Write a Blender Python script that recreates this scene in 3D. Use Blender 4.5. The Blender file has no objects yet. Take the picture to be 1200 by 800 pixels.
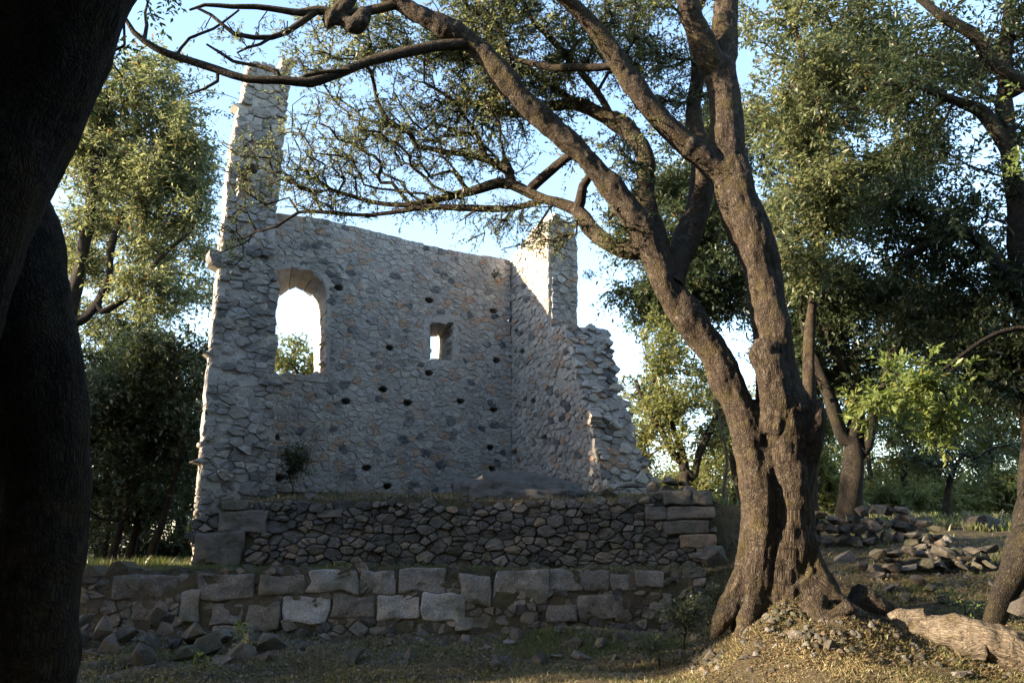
import bpy, bmesh, math, random
import numpy as np
from mathutils import Vector, noise, Matrix
from math import radians, sin, cos, tan, pi

SC = bpy.context.scene
COL = SC.collection
rng = np.random.default_rng(7)
random.seed(7)

# ------------------------------------------------------------------ camera
CAM_Z, PITCH, FPX = 1.6, radians(13.5), 968.0
cam_d = bpy.data.cameras.new('camera'); cam = bpy.data.objects.new('camera', cam_d); COL.objects.link(cam)
cam.location = (0, 0, CAM_Z); cam.rotation_euler = (pi/2 + PITCH, 0, 0)
cam_d.sensor_width = 36; cam_d.lens = 36*FPX/1200; cam_d.clip_start = .05; cam_d.clip_end = 3000
SC.camera = cam

# ------------------------------------------------------------------ light
SUN_EL, SUN_AZ = radians(18), radians(-104)          # azimuth clockwise from +Y: the sun stands due left
world = bpy.data.worlds.new('World'); SC.world = world; world.use_nodes = True
wt = world.node_tree
sky = wt.nodes.new('ShaderNodeTexSky'); sky.sky_type = 'NISHITA'; sky.sun_disc = False
sky.sun_elevation = SUN_EL; sky.sun_rotation = SUN_AZ
sky.air_density = 1.0; sky.dust_density = .8; sky.ozone_density = 1.2
bg = wt.nodes['Background']; bg.inputs['Strength'].default_value = .115
wt.links.new(sky.outputs[0], bg.inputs[0])
sun_d = bpy.data.lights.new('sun', 'SUN'); sun = bpy.data.objects.new('sun', sun_d); COL.objects.link(sun)
sun_d.energy = 5.0; sun_d.angle = radians(.55); sun_d.color = (1, .81, .58)
sdir = Vector((sin(SUN_AZ)*cos(SUN_EL), cos(SUN_AZ)*cos(SUN_EL), sin(SUN_EL)))
sun.rotation_euler = sdir.to_track_quat('Z', 'Y').to_euler(); sun.location = sdir*60
SC.view_settings.view_transform = 'Standard'; SC.view_settings.look = 'None'
SC.view_settings.exposure = 2.5; SC.view_settings.gamma = 1
SC.render.engine = 'CYCLES'
SC.cycles.max_bounces = 6; SC.cycles.diffuse_bounces = 3; SC.cycles.transmission_bounces = 2
SC.cycles.transparent_max_bounces = 4; SC.cycles.glossy_bounces = 2

# ------------------------------------------------------------------ pixel <-> place
CP, SP = cos(PITCH), sin(PITCH)
CAM = np.array((0., 0., CAM_Z))
def ray(px, py):
    dx = (px-600)/FPX; dy = (400-py)/FPX
    return np.array((dx, CP - dy*SP, SP + dy*CP))
def P(px, py, Y):
    r = ray(px, py); return CAM + r*(Y/r[1])
def depth_of(p): return p[1]*CP + (p[2]-CAM_Z)*SP
def pix(p):
    d = depth_of(p); up = -p[1]*SP + (p[2]-CAM_Z)*CP
    return (600 + FPX*p[0]/d, 400 - FPX*up/d)
class Plane:
    """a masonry face: origin O, axis U along it, W up it, N out of it"""
    def __init__(s, O, U, W):
        s.O = np.array(O, float); s.U = np.array(U, float); s.U /= np.linalg.norm(s.U)
        W = np.array(W, float); W -= s.U*W.dot(s.U); s.W = W/np.linalg.norm(W); s.N = np.cross(s.U, s.W)
        if s.N.dot(s.O-CAM) > 0: s.flip = True
        else: s.flip = False
        if s.flip: s.N = -s.N
    def hit(s, px, py):
        r = ray(px, py); t = s.N.dot(s.O-CAM)/s.N.dot(r); q = CAM + r*t - s.O
        return (q.dot(s.U), q.dot(s.W))
    def at(s, a, w, d=0.): return s.O + s.U*a + s.W*w + s.N*d

# ------------------------------------------------------------------ objects
def tag(o, label=None, cat=None, group=None, kind=None):
    if label: o['label'] = label
    if cat: o['category'] = cat
    if group: o['group'] = group
    if kind: o['kind'] = kind
    return o
def link(name, me, parent=None, loc=(0, 0, 0)):
    o = bpy.data.objects.new(name, me); COL.objects.link(o); o.location = tuple(loc)
    if parent is not None: o.parent = parent
    return o
def thing(name, label, cat, loc=(0, 0, 0), group=None):
    o = bpy.data.objects.new(name, None); COL.objects.link(o); o.location = tuple(loc)
    o.empty_display_size = .2
    return tag(o, label, cat, group)
def mesh_from(name, verts, faces, mat=None, smooth=True, tint=None):
    me = bpy.data.meshes.new(name); me.from_pydata([tuple(v) for v in verts], [], [list(f) for f in faces])
    if smooth: me.polygons.foreach_set('use_smooth', np.ones(len(me.polygons), bool))
    if mat: me.materials.append(mat)
    if tint is not None:
        a = me.attributes.new('tint', 'FLOAT', 'POINT')
        a.data.foreach_set('value', np.broadcast_to(np.asarray(tint, np.float32), (len(me.vertices),)).copy())
    me.update(); return me
def mesh_np(name, V, F, mat, smooth=False, tint=None, extra=None, nper=None):
    """V (n,3); F (m,k) all faces of k corners (or list of such arrays)"""
    Fs = F if isinstance(F, list) else [F]
    me = bpy.data.meshes.new(name); V = np.ascontiguousarray(V, np.float32)
    me.vertices.add(len(V)); me.vertices.foreach_set('co', V.ravel())
    tot = sum(f.size for f in Fs); npol = sum(len(f) for f in Fs)
    me.loops.add(tot); me.polygons.add(npol)
    me.loops.foreach_set('vertex_index', np.concatenate([f.ravel() for f in Fs]).astype(np.int32))
    cnt = np.concatenate([np.full(len(f), f.shape[1]) for f in Fs])
    me.polygons.foreach_set('loop_start', np.concatenate([[0], np.cumsum(cnt)[:-1]]).astype(np.int32))
    if smooth: me.polygons.foreach_set('use_smooth', np.ones(npol, bool))
    me.materials.append(mat)
    if tint is not None:
        a = me.attributes.new('tint', 'FLOAT', 'POINT'); a.data.foreach_set('value', np.asarray(tint, np.float32))
    if extra is not None:
        a = me.attributes.new('bark_co', 'FLOAT_VECTOR', 'POINT'); a.data.foreach_set('vector', np.asarray(extra, np.float32).ravel())
    me.update(calc_edges=True); me.validate(); return me

# ------------------------------------------------------------------ materials
class NT:
    def __init__(s, name):
        s.m = bpy.data.materials.new(name); s.m.use_nodes = True; s.t = s.m.node_tree
        s.b = s.t.nodes['Principled BSDF']; s.out = s.t.nodes['Material Output']
    def n(s, typ, **kw):
        x = s.t.nodes.new('ShaderNode'+typ)
        for k, v in kw.items():
            if k in x.inputs: x.inputs[k].default_value = v
            else: setattr(x, k, v)
        return x
    def l(s, a, b): s.t.links.new(a, b)
    def ramp(s, fac, stops, interp='LINEAR'):
        r = s.n('ValToRGB'); e = r.color_ramp.elements; r.color_ramp.interpolation = interp
        while len(e) < len(stops): e.new(.5)
        for i, (p, c) in enumerate(stops):
            e[i].position = p; e[i].color = (c[0], c[1], c[2], 1) if hasattr(c, '__len__') else (c, c, c, 1)
        s.l(fac, r.inputs[0]); return r.outputs[0]
    def mix(s, fac, a, b, mode='MIX'):
        x = s.n('MixRGB', blend_type=mode)
        for v, i in ((fac, 0), (a, 1), (b, 2)):
            if hasattr(v, 'is_linked') or hasattr(v, 'links'): s.l(v, x.inputs[i])
            else: x.inputs[i].default_value = v if i == 0 else (*v, 1)
        return x.outputs[0]
    def noise(s, co, scale, detail=4, rough=.6):
        x = s.n('TexNoise'); x.inputs['Scale'].default_value = scale; x.inputs['Detail'].default_value = detail
        x.inputs['Roughness'].default_value = rough; s.l(co, x.inputs['Vector']); return x.outputs['Fac']
    def bump(s, h, strength, dist, prev=None):
        x = s.n('Bump'); x.inputs['Strength'].default_value = strength; x.inputs['Distance'].default_value = dist
        s.l(h, x.inputs['Height'])
        if prev is not None: s.l(prev, x.inputs['Normal'])
        return x.outputs[0]

def weather(k, co, c, amt):
    """lime wash left in patches, and rain streaks down the wall"""
    c = k.mix(k.ramp(k.noise(co, 1.3, 7, .7), [(.48, 0.), (.6, .55*amt)]), c, (.37, .345, .315))
    mp = k.n('Mapping'); mp.inputs['Scale'].default_value = (2.2, 2.2, .5); k.l(co, mp.inputs['Vector'])
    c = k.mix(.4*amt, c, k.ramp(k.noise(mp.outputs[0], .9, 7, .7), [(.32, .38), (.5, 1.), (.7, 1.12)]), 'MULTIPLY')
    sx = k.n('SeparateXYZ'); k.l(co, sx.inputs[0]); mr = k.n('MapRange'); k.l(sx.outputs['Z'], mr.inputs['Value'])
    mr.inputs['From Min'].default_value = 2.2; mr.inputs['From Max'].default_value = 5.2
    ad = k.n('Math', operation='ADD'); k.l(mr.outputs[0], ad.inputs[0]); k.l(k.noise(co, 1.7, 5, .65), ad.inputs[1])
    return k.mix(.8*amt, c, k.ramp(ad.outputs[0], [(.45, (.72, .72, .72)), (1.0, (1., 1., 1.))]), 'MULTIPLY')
def stone_mat(name, stops, grain=.35, lichen=.25, lichen_c=(.42, .41, .36), stain=.5, moss=0., wall=0.):
    k = NT(name); co = k.n('NewGeometry').outputs['Position']
    at = k.n('Attribute', attribute_name='tint').outputs['Fac']
    c = k.ramp(at, stops)
    n1 = k.noise(co, 70, 3, .75); c = k.mix(grain, c, k.ramp(n1, [(.3, .25), (.5, .95), (.72, 1.9)]), 'MULTIPLY') if grain else c
    n2 = k.noise(co, 7, 5, .65)
    c = k.mix(stain, c, k.ramp(n2, [(.3, .45), (.52, 1.), (.75, 1.35)]), 'MULTIPLY')
    n3 = k.noise(co, 13, 6, .7)
    c = k.mix(k.ramp(n3, [(.56, 0.), (.68, lichen)]), c, lichen_c)
    if wall:
        c = weather(k, co, c, wall)
    if moss:
        n4 = k.noise(co, 2.2, 5, .6); c = k.mix(k.ramp(n4, [(.5, 0.), (.66, moss)]), c, (.05, .055, .02))
    k.l(c, k.b.inputs['Base Color']); k.b.inputs['Roughness'].default_value = .93
    k.b.inputs['Specular IOR Level'].default_value = .2
    b = k.bump(k.noise(co, 9, 6, .65), .45 if wall else .8, .05); b = k.bump(n1, .6, .012, b)
    k.l(b, k.b.inputs['Normal']); return k.m
M = {}
RUB = [(0, (.09, .09, .095)), (.10, (.15, .145, .145)), (.13, (.28, .265, .25)), (.35, (.35, .325, .295)), (.5, (.42, .375, .32)), (.65, (.36, .35, .335)), (.82, (.46, .425, .37)), (.9, (.36, .25, .18)), (1, (.40, .28, .20))]
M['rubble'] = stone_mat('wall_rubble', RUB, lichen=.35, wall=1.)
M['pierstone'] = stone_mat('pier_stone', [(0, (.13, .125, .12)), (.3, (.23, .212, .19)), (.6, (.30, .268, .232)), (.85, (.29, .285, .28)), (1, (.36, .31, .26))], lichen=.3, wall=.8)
M['fieldstone'] = stone_mat('field_stone', [(0, (.07, .068, .066)), (.25, (.11, .102, .094)), (.5, (.155, .14, .12)), (.7, (.135, .12, .105)), (.86, (.20, .175, .15)), (1, (.23, .17, .125))], lichen=.28, lichen_c=(.27, .26, .23), moss=.4)
M['granite'] = stone_mat('granite_block', [(0, (.11, .10, .092)), (.3, (.165, .152, .142)), (.55, (.22, .21, .20)), (.8, (.29, .285, .28)), (1, (.35, .35, .355))], grain=.8, lichen=.35, lichen_c=(.40, .40, .38), moss=.6)
M['rock'] = stone_mat('loose_rock', [(0, (.045, .040, .035)), (.4, (.068, .059, .05)), (.7, (.10, .088, .075)), (.88, (.15, .14, .13)), (1, (.14, .10, .072))], grain=.5, lichen=.4, lichen_c=(.26, .26, .24), moss=.5)
M['boulder'] = stone_mat('boulder_rock', [(0, (.07, .067, .064)), (1, (.12, .115, .11))], grain=.5, lichen=.3, lichen_c=(.14, .14, .14))

def mortar_mat(name, a, b, moss=0., wall=0.):
    k = NT(name); co = k.n('NewGeometry').outputs['Position']
    n = k.noise(co, 5, 6, .7); n2 = k.noise(co, 45, 4, .7)
    c = k.mix(n, a, b); c = k.mix(.6, c, k.ramp(n2, [(.3, .4), (.55, 1.), (.75, 1.5)]), 'MULTIPLY')
    if wall: c = weather(k, co, c, wall)
    if moss:
        c = k.mix(k.ramp(k.noise(co, 1.6, 5, .6), [(.45, 0.), (.62, moss)]), c, (.06, .065, .025))
    k.l(c, k.b.inputs['Base Color']); k.b.inputs['Roughness'].default_value = .95; k.b.inputs['Specular IOR Level'].default_value = .1
    k.l(k.bump(n2, .9, .02, k.bump(n, .6, .06)), k.b.inputs['Normal']); return k.m
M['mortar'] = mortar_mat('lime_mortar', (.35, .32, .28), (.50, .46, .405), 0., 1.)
M['earth_core'] = mortar_mat('earth_joint', (.055, .047, .038), (.125, .105, .08), .5)

def ground_mat():
    k = NT('ground_soil'); co = k.n('NewGeometry').outputs['Position']
    n = k.noise(co, 1.1, 6, .65); n2 = k.noise(co, 14, 5, .7); n3 = k.noise(co, 80, 3, .7)
    c = k.ramp(n, [(.3, (.045, .036, .025)), (.48, (.085, .065, .043)), (.6, (.075, .07, .035)), (.75, (.20, .155, .095))])
    c = k.mix(k.ramp(n2, [(.42, 0.), (.62, .7)]), c, (.13, .11, .062))
    c = k.mix(.7, c, k.ramp(n3, [(.3, .35), (.5, 1.), (.72, 1.8)]), 'MULTIPLY')
    k.l(c, k.b.inputs['Base Color']); k.b.inputs['Roughness'].default_value = .97; k.b.inputs['Specular IOR Level'].default_value = .1
    k.l(k.bump(n3, .8, .03, k.bump(n2, .8, .08)), k.b.inputs['Normal']); return k.m
M['ground'] = ground_mat()

def leaf_mat(name, stops, trans=.5, tboost=2.0):
    k = NT(name); at = k.n('Attribute', attribute_name='tint').outputs['Fac']
    c = k.ramp(at, stops)
    k.l(c, k.b.inputs['Base Color']); k.b.inputs['Roughness'].default_value = .42; k.b.inputs['Specular IOR Level'].default_value = .45
    tr = k.n('BsdfTranslucent'); hs = k.n('HueSaturation'); hs.inputs['Value'].default_value = tboost; hs.inputs['Saturation'].default_value = 1.1
    hs.inputs['Hue'].default_value = .485
    k.l(c, hs.inputs['Color']); k.l(hs.outputs[0], tr.inputs['Color'])
    mx = k.n('MixShader'); mx.inputs[0].default_value = trans
    k.l(k.b.outputs[0], mx.inputs[1]); k.l(tr.outputs[0], mx.inputs[2]); k.l(mx.outputs[0], k.out.inputs['Surface']); return k.m
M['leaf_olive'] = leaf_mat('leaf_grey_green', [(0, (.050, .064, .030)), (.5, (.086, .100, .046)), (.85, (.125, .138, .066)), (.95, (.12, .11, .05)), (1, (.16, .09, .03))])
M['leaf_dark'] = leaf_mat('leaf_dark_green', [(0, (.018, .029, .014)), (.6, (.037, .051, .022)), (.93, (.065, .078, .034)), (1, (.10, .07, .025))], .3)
M['leaf_bright'] = leaf_mat('leaf_fresh_green', [(0, (.07, .10, .028)), (.6, (.12, .155, .045)), (.93, (.165, .19, .065)), (1, (.22, .13, .04))], .45)
M['leaf_pale'] = leaf_mat('leaf_yellow_green', [(0, (.07, .085, .03)), (.6, (.12, .13, .045)), (1, (.17, .16, .06))], .45)
M['grass'] = leaf_mat('grass_blade', [(0, (.07, .095, .025)), (.45, (.10, .115, .035)), (.6, (.135, .125, .058)), (1, (.215, .18, .10))], .4, 1.3)
M['lit_straw'] = leaf_mat('sunlit_straw_grass', [(0, (.085, .10, .032)), (.4, (.17, .155, .07)), (.7, (.30, .25, .135)), (1, (.42, .35, .20))], .3, 1.2)  # dry grass; colour lightened to carry the sunlight on the foreground strip
M['litter'] = leaf_mat('leaf_litter', [(0, (.05, .035, .02)), (.5, (.11, .075, .04)), (1, (.20, .14, .07))], .1)
M['scrub'] = leaf_mat('scrub_leaf', [(0, (.03, .04, .02)), (.5, (.055, .065, .03)), (1, (.09, .09, .045))], .35)

def bark_mat(name, a, b, c3, moss=.5, lich=.4, zs=.62, crack=.6):
    k = NT(name); co = k.n('Attribute', attribute_name='bark_co').outputs['Vector']
    ge = k.n('NewGeometry').outputs['Position']
    mp = k.n('Mapping'); mp.inputs['Scale'].default_value = (1, 1, zs); k.l(co, mp.inputs['Vector']); st = mp.outputs[0]
    nz = k.n('TexNoise'); nz.inputs['Scale'].default_value = 9; nz.inputs['Detail'].default_value = 4; k.l(st, nz.inputs['Vector'])
    wv = k.n('VectorMath', operation='MULTIPLY_ADD'); k.l(nz.outputs['Color'], wv.inputs[0]); wv.inputs[1].default_value = (.12, .12, .12); k.l(st, wv.inputs[2])
    vo = k.n('TexVoronoi', feature='DISTANCE_TO_EDGE'); vo.inputs['Scale'].default_value = 42; k.l(wv.outputs[0], vo.inputs['Vector'])
    cr = k.ramp(vo.outputs[0], [(0, 0.), (.12, .75), (.4, 1.)])
    n1 = k.noise(st, 30, 5, .7)
    col = k.mix(k.ramp(n1, [(.3, 0.), (.7, 1.)]), a, b)
    col = k.mix(k.ramp(k.noise(ge, 11, 6, .75), [(.52, 0.), (.66, lich)]), col, c3)
    col = k.mix(crack, col, k.ramp(cr, [(0, .35), (1, 1.1)]), 'MULTIPLY')
    col = k.mix(.55, col, k.ramp(k.noise(st, 75, 3, .8), [(.3, .3), (.5, 1.), (.72, 1.9)]), 'MULTIPLY')
    if moss:
        col = k.mix(k.ramp(k.noise(ge, 3.3, 5, .7), [(.5, 0.), (.62, moss)]), col, (.06, .048, .018))
    k.l(col, k.b.inputs['Base Color']); k.b.inputs['Roughness'].default_value = .92; k.b.inputs['Specular IOR Level'].default_value = .15
    k.l(k.bump(n1, .5, .015, k.bump(cr, .7, .02)), k.b.inputs['Normal']); return k.m
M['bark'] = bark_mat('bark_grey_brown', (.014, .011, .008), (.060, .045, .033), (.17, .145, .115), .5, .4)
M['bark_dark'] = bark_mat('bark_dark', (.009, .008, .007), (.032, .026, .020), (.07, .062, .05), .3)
M['bark_pale'] = bark_mat('bark_pale', (.09, .072, .055), (.20, .16, .12), (.26, .235, .19), .2)
M['deadwood'] = bark_mat('weathered_dead_wood', (.06, .048, .037), (.14, .115, .085), (.19, .17, .145), .6, .4, .3, .3)
# ------------------------------------------------------------------ masonry
def in_poly(pts, poly):
    pts = np.asarray(pts, float); x, y = pts[:, 0], pts[:, 1]; r = np.zeros(len(pts), bool); n = len(poly)
    for i in range(n):
        x1, y1 = poly[i]; x2, y2 = poly[(i+1) % n]
        if y1 == y2: continue
        c = ((y1 > y) != (y2 > y)) & (x < (x2-x1)*(y-y1)/(y2-y1)+x1); r ^= c
    return r
def darts(lo, hi, rmin, rmax, n_try, rg, given=()):
    """points at varied spacing; returns positions and the radius of each"""
    A = np.zeros((9000, 2)); R = np.zeros(9000); n = 0
    for (x, y, r) in given: A[n] = x, y; R[n] = r; n += 1
    for k in range(n_try):
        f = (1 - k/n_try)**1.5
        r = rmin + (rmax-rmin)*max(0, min(1, f*(.35+.65*rg.random())))
        p = lo + rg.random(2)*(hi-lo)
        if n and (np.hypot(A[:n, 0]-p[0], A[:n, 1]-p[1]) < (R[:n]+r)).any(): continue
        A[n] = p; R[n] = r; n += 1
        if n >= 8990: break
    return A[:n].copy(), R[:n].copy()
def power_cells(pts, R, act, box):
    """power diagram cell of each active seed: [(corner, neighbour over the edge that starts there)]"""
    out = {}; W = (R*.75)**2
    for i in np.nonzero(act)[0]:
        d = np.hypot(*(pts-pts[i]).T); order = np.argsort(d)[1:26]
        p = pts[i]; s = box
        poly = [(p[0]-s, p[1]-s, -1), (p[0]+s, p[1]-s, -1), (p[0]+s, p[1]+s, -1), (p[0]-s, p[1]+s, -1)]
        for j in order:
            q = pts[j]; nx, ny = q-p; c = (q.dot(q)-p.dot(p)-W[j]+W[i])/2
            new = []; m = len(poly)
            for k in range(m):
                x1, y1, e1 = poly[k]; x2, y2, _ = poly[(k+1) % m]
                s1 = nx*x1+ny*y1-c; s2 = nx*x2+ny*y2-c
                if s1 <= 0: new.append((x1, y1, e1))
                if (s1 <= 0) != (s2 <= 0):
                    t = s1/(s1-s2); ix, iy = x1+t*(x2-x1), y1+t*(y2-y1)
                    new.append((ix, iy, j if s1 <= 0 else e1))
            poly = new
            if len(poly) < 3: break
        if len(poly) >= 3: out[i] = poly
    return out
def shrink(poly, j):
    p = np.array(poly); c = p.mean(0); n = len(p); out = []
    for k in range(n):                                # move edges in by j and intersect neighbours
        a, b, d = p[k-1], p[k], p[(k+1) % n]
        e1 = b-a; e2 = d-b; l1 = np.hypot(*e1)+1e-9; l2 = np.hypot(*e2)+1e-9
        n1 = np.array((-e1[1], e1[0]))/l1; n2 = np.array((-e2[1], e2[0]))/l2
        v = n1+n2; q = 1+n1.dot(n2); q = max(q, .35); out.append(b + v*j/q)
    out = np.array(out)
    return out
def chaikin(p, r=.22):
    q = np.roll(p, -1, 0); o = np.empty((2*len(p), 2)); o[0::2] = p*(1-r)+q*r; o[1::2] = p*r+q*(1-r); return o
def merge_short(p, m):
    keep = [p[0]]
    for v in p[1:]:
        if np.hypot(*(v-keep[-1])) > m: keep.append(v)
    if len(keep) > 3 and np.hypot(*(keep[0]-keep[-1])) < m: keep.pop()
    return np.array(keep)
def stone_mesh(poly, plane, prot, rg, back=.05, round_=True, bulge=1., off=0., jag=.0):
    """a stone with rounded arrises bulging out of the face; returns local verts, faces, centre"""
    p = poly
    if round_: p = chaikin(p, .12+.10*rg.random())
    n = len(p); c = p.mean(0); size = math.sqrt(max(1e-5, np.ptp(p[:, 0])*np.ptp(p[:, 1])))
    jit = lambda s: rg.normal(0, s*size, (n, 2))
    r0 = p; r1 = p + jit(.012); r2 = c + (p-c)*(.84+.06*rg.random()) + jit(.02)
    tilt = rg.normal(0, .10*bulge, 2)
    def dep(q, d): return d + (q-c) @ tilt
    V = []; F = []
    for (rr, dd, jz) in ((r0, None, 0), (r1, prot*.62, .03), (r2, prot, .05)):
        for q in rr:
            z = -back if dd is None else off + dd + (q-c) @ tilt + rg.normal(0, jz*min(size, .3))
            V.append(plane.at(q[0], q[1], z))
    q = c + rg.normal(0, .08*size, 2); V.append(plane.at(q[0], q[1], off + prot*(1.12+.1*rg.random())))
    for a in (0, n):
        for k in range(n):
            kk = (k+1) % n; F.append((a+k, a+kk, a+n+kk, a+n+k))
    for k in range(n): F.append((2*n+k, 2*n+(k+1) % n, 3*n))
    if plane.flip: F = [f[::-1] for f in F]
    V = np.array(V); ctr = V[:-1].mean(0); return V-ctr, F, ctr
def rect_poly(a0, w0, a1, w1, rg, jit=.1, n=3):
    """a dressed block outline with slightly wavering edges"""
    c = [(a0, w0), (a1, w0), (a1, w1), (a0, w1)]; s = min(a1-a0, w1-w0); out = []
    for k in range(4):
        x1, y1 = c[k]; x2, y2 = c[(k+1) % 4]
        m = 3 if abs(x2-x1) > abs(y2-y1) else 2
        for t in range(m):
            f = t/m; j = rg.normal(0, jit*s*.3, 2) if t else rg.normal(0, jit*s*.35, 2)
            out.append((x1+(x2-x1)*f+j[0], y1+(y2-y1)*f+j[1]))
    return np.array(out)
def block_mesh(poly, plane, prot, rg, back):
    """a large hewn block: rough broken face, worn arrises"""
    p = chaikin(poly, .11); n = len(p); c = p.mean(0); size = math.sqrt(np.ptp(p[:, 0])*np.ptp(p[:, 1])); tilt = rg.normal(0, .05, 2); sd = rg.random()*90; V = []; F = []
    rings = ((1., None), (1., .66), (.985, .9), (.93, 1.), (.66, 1.0), (.34, 1.0))
    for f, dd in rings:
        for q0 in p:
            q = c+(q0-c)*f; z = -back if dd is None else prot*dd + (q-c) @ tilt
            k = noise.fractal(Vector((q[0]*4.5+sd, q[1]*4.5, sd)), 1., 2., 4)
            if dd is not None: z += k*size*.10; q = q + (q-c)*.05*noise.noise(Vector((q0[0]*7, q0[1]*7, sd)))
            V.append(plane.at(q[0], q[1], z))
    V.append(plane.at(c[0], c[1], prot*1.05 + size*.05*noise.noise(Vector((sd, sd, 1)))))
    for a in range(0, n*(len(rings)-1), n):
        for k in range(n):
            kk = (k+1) % n; F.append((a+k, a+kk, a+n+kk, a+n+k))
    b = n*(len(rings)-1)
    for k in range(n): F.append((b+k, b+(k+1) % n, len(V)-1))
    if plane.flip: F = [f[::-1] for f in F]
    V = np.array(V); ctr = V.mean(0); return V-ctr, F, ctr
class Masonry:
    """the stones and the mortar core of one face"""
    def __init__(s, plane, outline, openings=(), holes=(), rmin=.05, rmax=.12, aniso=1.5, seed=1, tries=9000, given=(), thick=.6, warp=.03, edge=.12, cut=None, jag=.07):
        rg = s.rg = np.random.default_rng(seed); s.plane = plane; s.stones = []
        ol = np.array(outline, float); lo = ol.min(0)-.35; hi = ol.max(0)+.35
        sc = np.array((1, aniso)); g = []; s.kind = []
        for (x, y, r, k) in given: g.append((x, y*aniso, r)); s.kind.append(k)
        if edge:
            n_ = len(outline); area = .5*sum(outline[i-1][0]*outline[i][1]-outline[i][0]*outline[i-1][1] for i in range(n_)); sg = 1 if area > 0 else -1
            for i in range(n_):
                a = ol[i]; b = ol[(i+1) % n_]; L = np.hypot(*(b-a)); t_ = (b-a)/(L+1e-9); nn = np.array((-t_[1], t_[0]))*sg
                m = int(L/edge+.5) or (1 if L > edge*.45 else 0)
                vert = abs(t_[1])
                for k in range(m):
                    c = a+(b-a)*(k+.5+rg.uniform(-.28, .28))/m + rg.normal(0, edge*jag, 2); dd = edge*(.55+.25*(1-vert)*0)
                    for sgn, kd in ((1, 1), (-1, 0)):
                        q = c+nn*dd*sgn
                        if all((q[0]-x)**2+(q[1]*aniso-y)**2 > (edge*.5)**2 for x, y, r in g[-60:]): g.append((q[0], q[1]*aniso, edge*.62)); s.kind.append(kd)
        pts, R = darts(lo*sc, hi*sc, rmin, rmax, tries, rg, g)
        real = pts/sc; act = in_poly(real, ol)
        for op in openings: act &= ~in_poly(real, op)
        for i, k in enumerate(s.kind):
            act[i] = (k == 1)
        cells = power_cells(pts, R, act, rmax*4)
        wr = lambda x, y: (x+warp*noise.noise(Vector((x*7+seed, y*7, .5))), y+warp*.6*noise.noise(Vector((x*7, y*7, 4.5+seed))))
        s.cells = {i: ([(*wr(x, y/aniso), e) for x, y, e in c]) for i, c in cells.items()}
        if cut is not None:
            for i in list(s.cells):
                c = s.cells[i]; new = []; m = len(c)
                for k in range(m):
                    x1, y1, e1 = c[k]; x2, y2, _ = c[(k+1) % m]
                    if x1 >= cut: new.append((x1, y1, e1))
                    if (x1 >= cut) != (x2 >= cut):
                        t = (cut-x1)/(x2-x1); new.append((cut, y1+t*(y2-y1), -1 if x1 >= cut else e1))
                if len(new) >= 3: s.cells[i] = new
                else: del s.cells[i]
        s.act = act; s.R = R; s.real = real; s.thick = thick
    def make_stones(s, joint=.012, prot=(.01, .03), tint=None, skip=None, deep=0., minarea=0., bulge=1.):
        rg = s.rg
        for i, c in s.cells.items():
            p = np.array([(x, y) for x, y, e in c]); p = merge_short(p, .02)
            if len(p) < 3: continue
            ctr = p.mean(0)
            if skip is not None and any(in_poly([ctr], q)[0] for q in skip): continue
            big = s.R[i]; q = shrink(p, joint)
            # a polygon that turned inside out is too small for the joint
            ar = .5*np.sum(q[:, 0]*np.roll(q[:, 1], -1)-np.roll(q[:, 0], -1)*q[:, 1])
            if ar < max(6e-4, minarea): continue
            if np.ptp(q[:, 0]) > np.ptp(p[:, 0]) or np.ptp(q[:, 1]) > np.ptp(p[:, 1]): continue
            pr = prot[0]+(prot[1]-prot[0])*rg.random(); off = abs(rg.normal(0, deep)) if deep else 0
            px = FPX/max(1., depth_of(s.plane.at(*ctr)))
            V, F, C = stone_mesh(q, s.plane, pr, rg, back=.05+.0*off, round_=big*px > 4.5, off=off, bulge=bulge)
            t = rg.random() if tint is None else tint(ctr, rg)
            s.stones.append((V, F, C, t, ar*px*px))
    def block(s, poly, prot, t, back=.05, bulge=.5, off=0.):
        ar = np.ptp(poly[:, 0])*np.ptp(poly[:, 1])
        V, F, C = block_mesh(poly, s.plane, prot, s.rg, back); px = FPX/depth_of(C)
        s.stones.append((V, F, C, t, ar*px*px*4))
    def core(s, name, mat, d=0., thick=None, wob=.0):
        """the mortar: every cell extruded back through the wall, open only at the cell pattern's own edge"""
        T = s.thick if thick is None else thick; V = []; F = []; idx = {}
        def vid(x, y, z):
            kx = (round(x, 3), round(y, 3), z)
            if kx not in idx:
                idx[kx] = len(V)
                dz = (d + wob*noise.noise(Vector((x*5, y*5, 1.3)))) if z == 0 else -T
                V.append(s.plane.at(kx[0], kx[1], dz))
            return idx[kx]
        for i, c in s.cells.items():
            f = [vid(x, y, 0) for x, y, e in c]; b = [vid(x, y, 1) for x, y, e in c]
            ff = [v for k, v in enumerate(f) if v != f[k-1]]
            if len(ff) < 3: continue
            F.append(ff); bb = [v for k, v in enumerate(b) if v != b[k-1]]
            if len(bb) >= 3: F.append(bb[::-1])
            n = len(c)
            for k in range(n):
                e = c[k][2]
                if e >= 0 and s.act[e] and e in s.cells: continue
                a, q = f[k], f[(k+1) % n]
                if a != q: F.append((q, a, b[k], b[(k+1) % n]))
        if s.plane.flip: F = [f[::-1] for f in F]
        me = mesh_from(name, V, F, mat, smooth=False); return me
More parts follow.
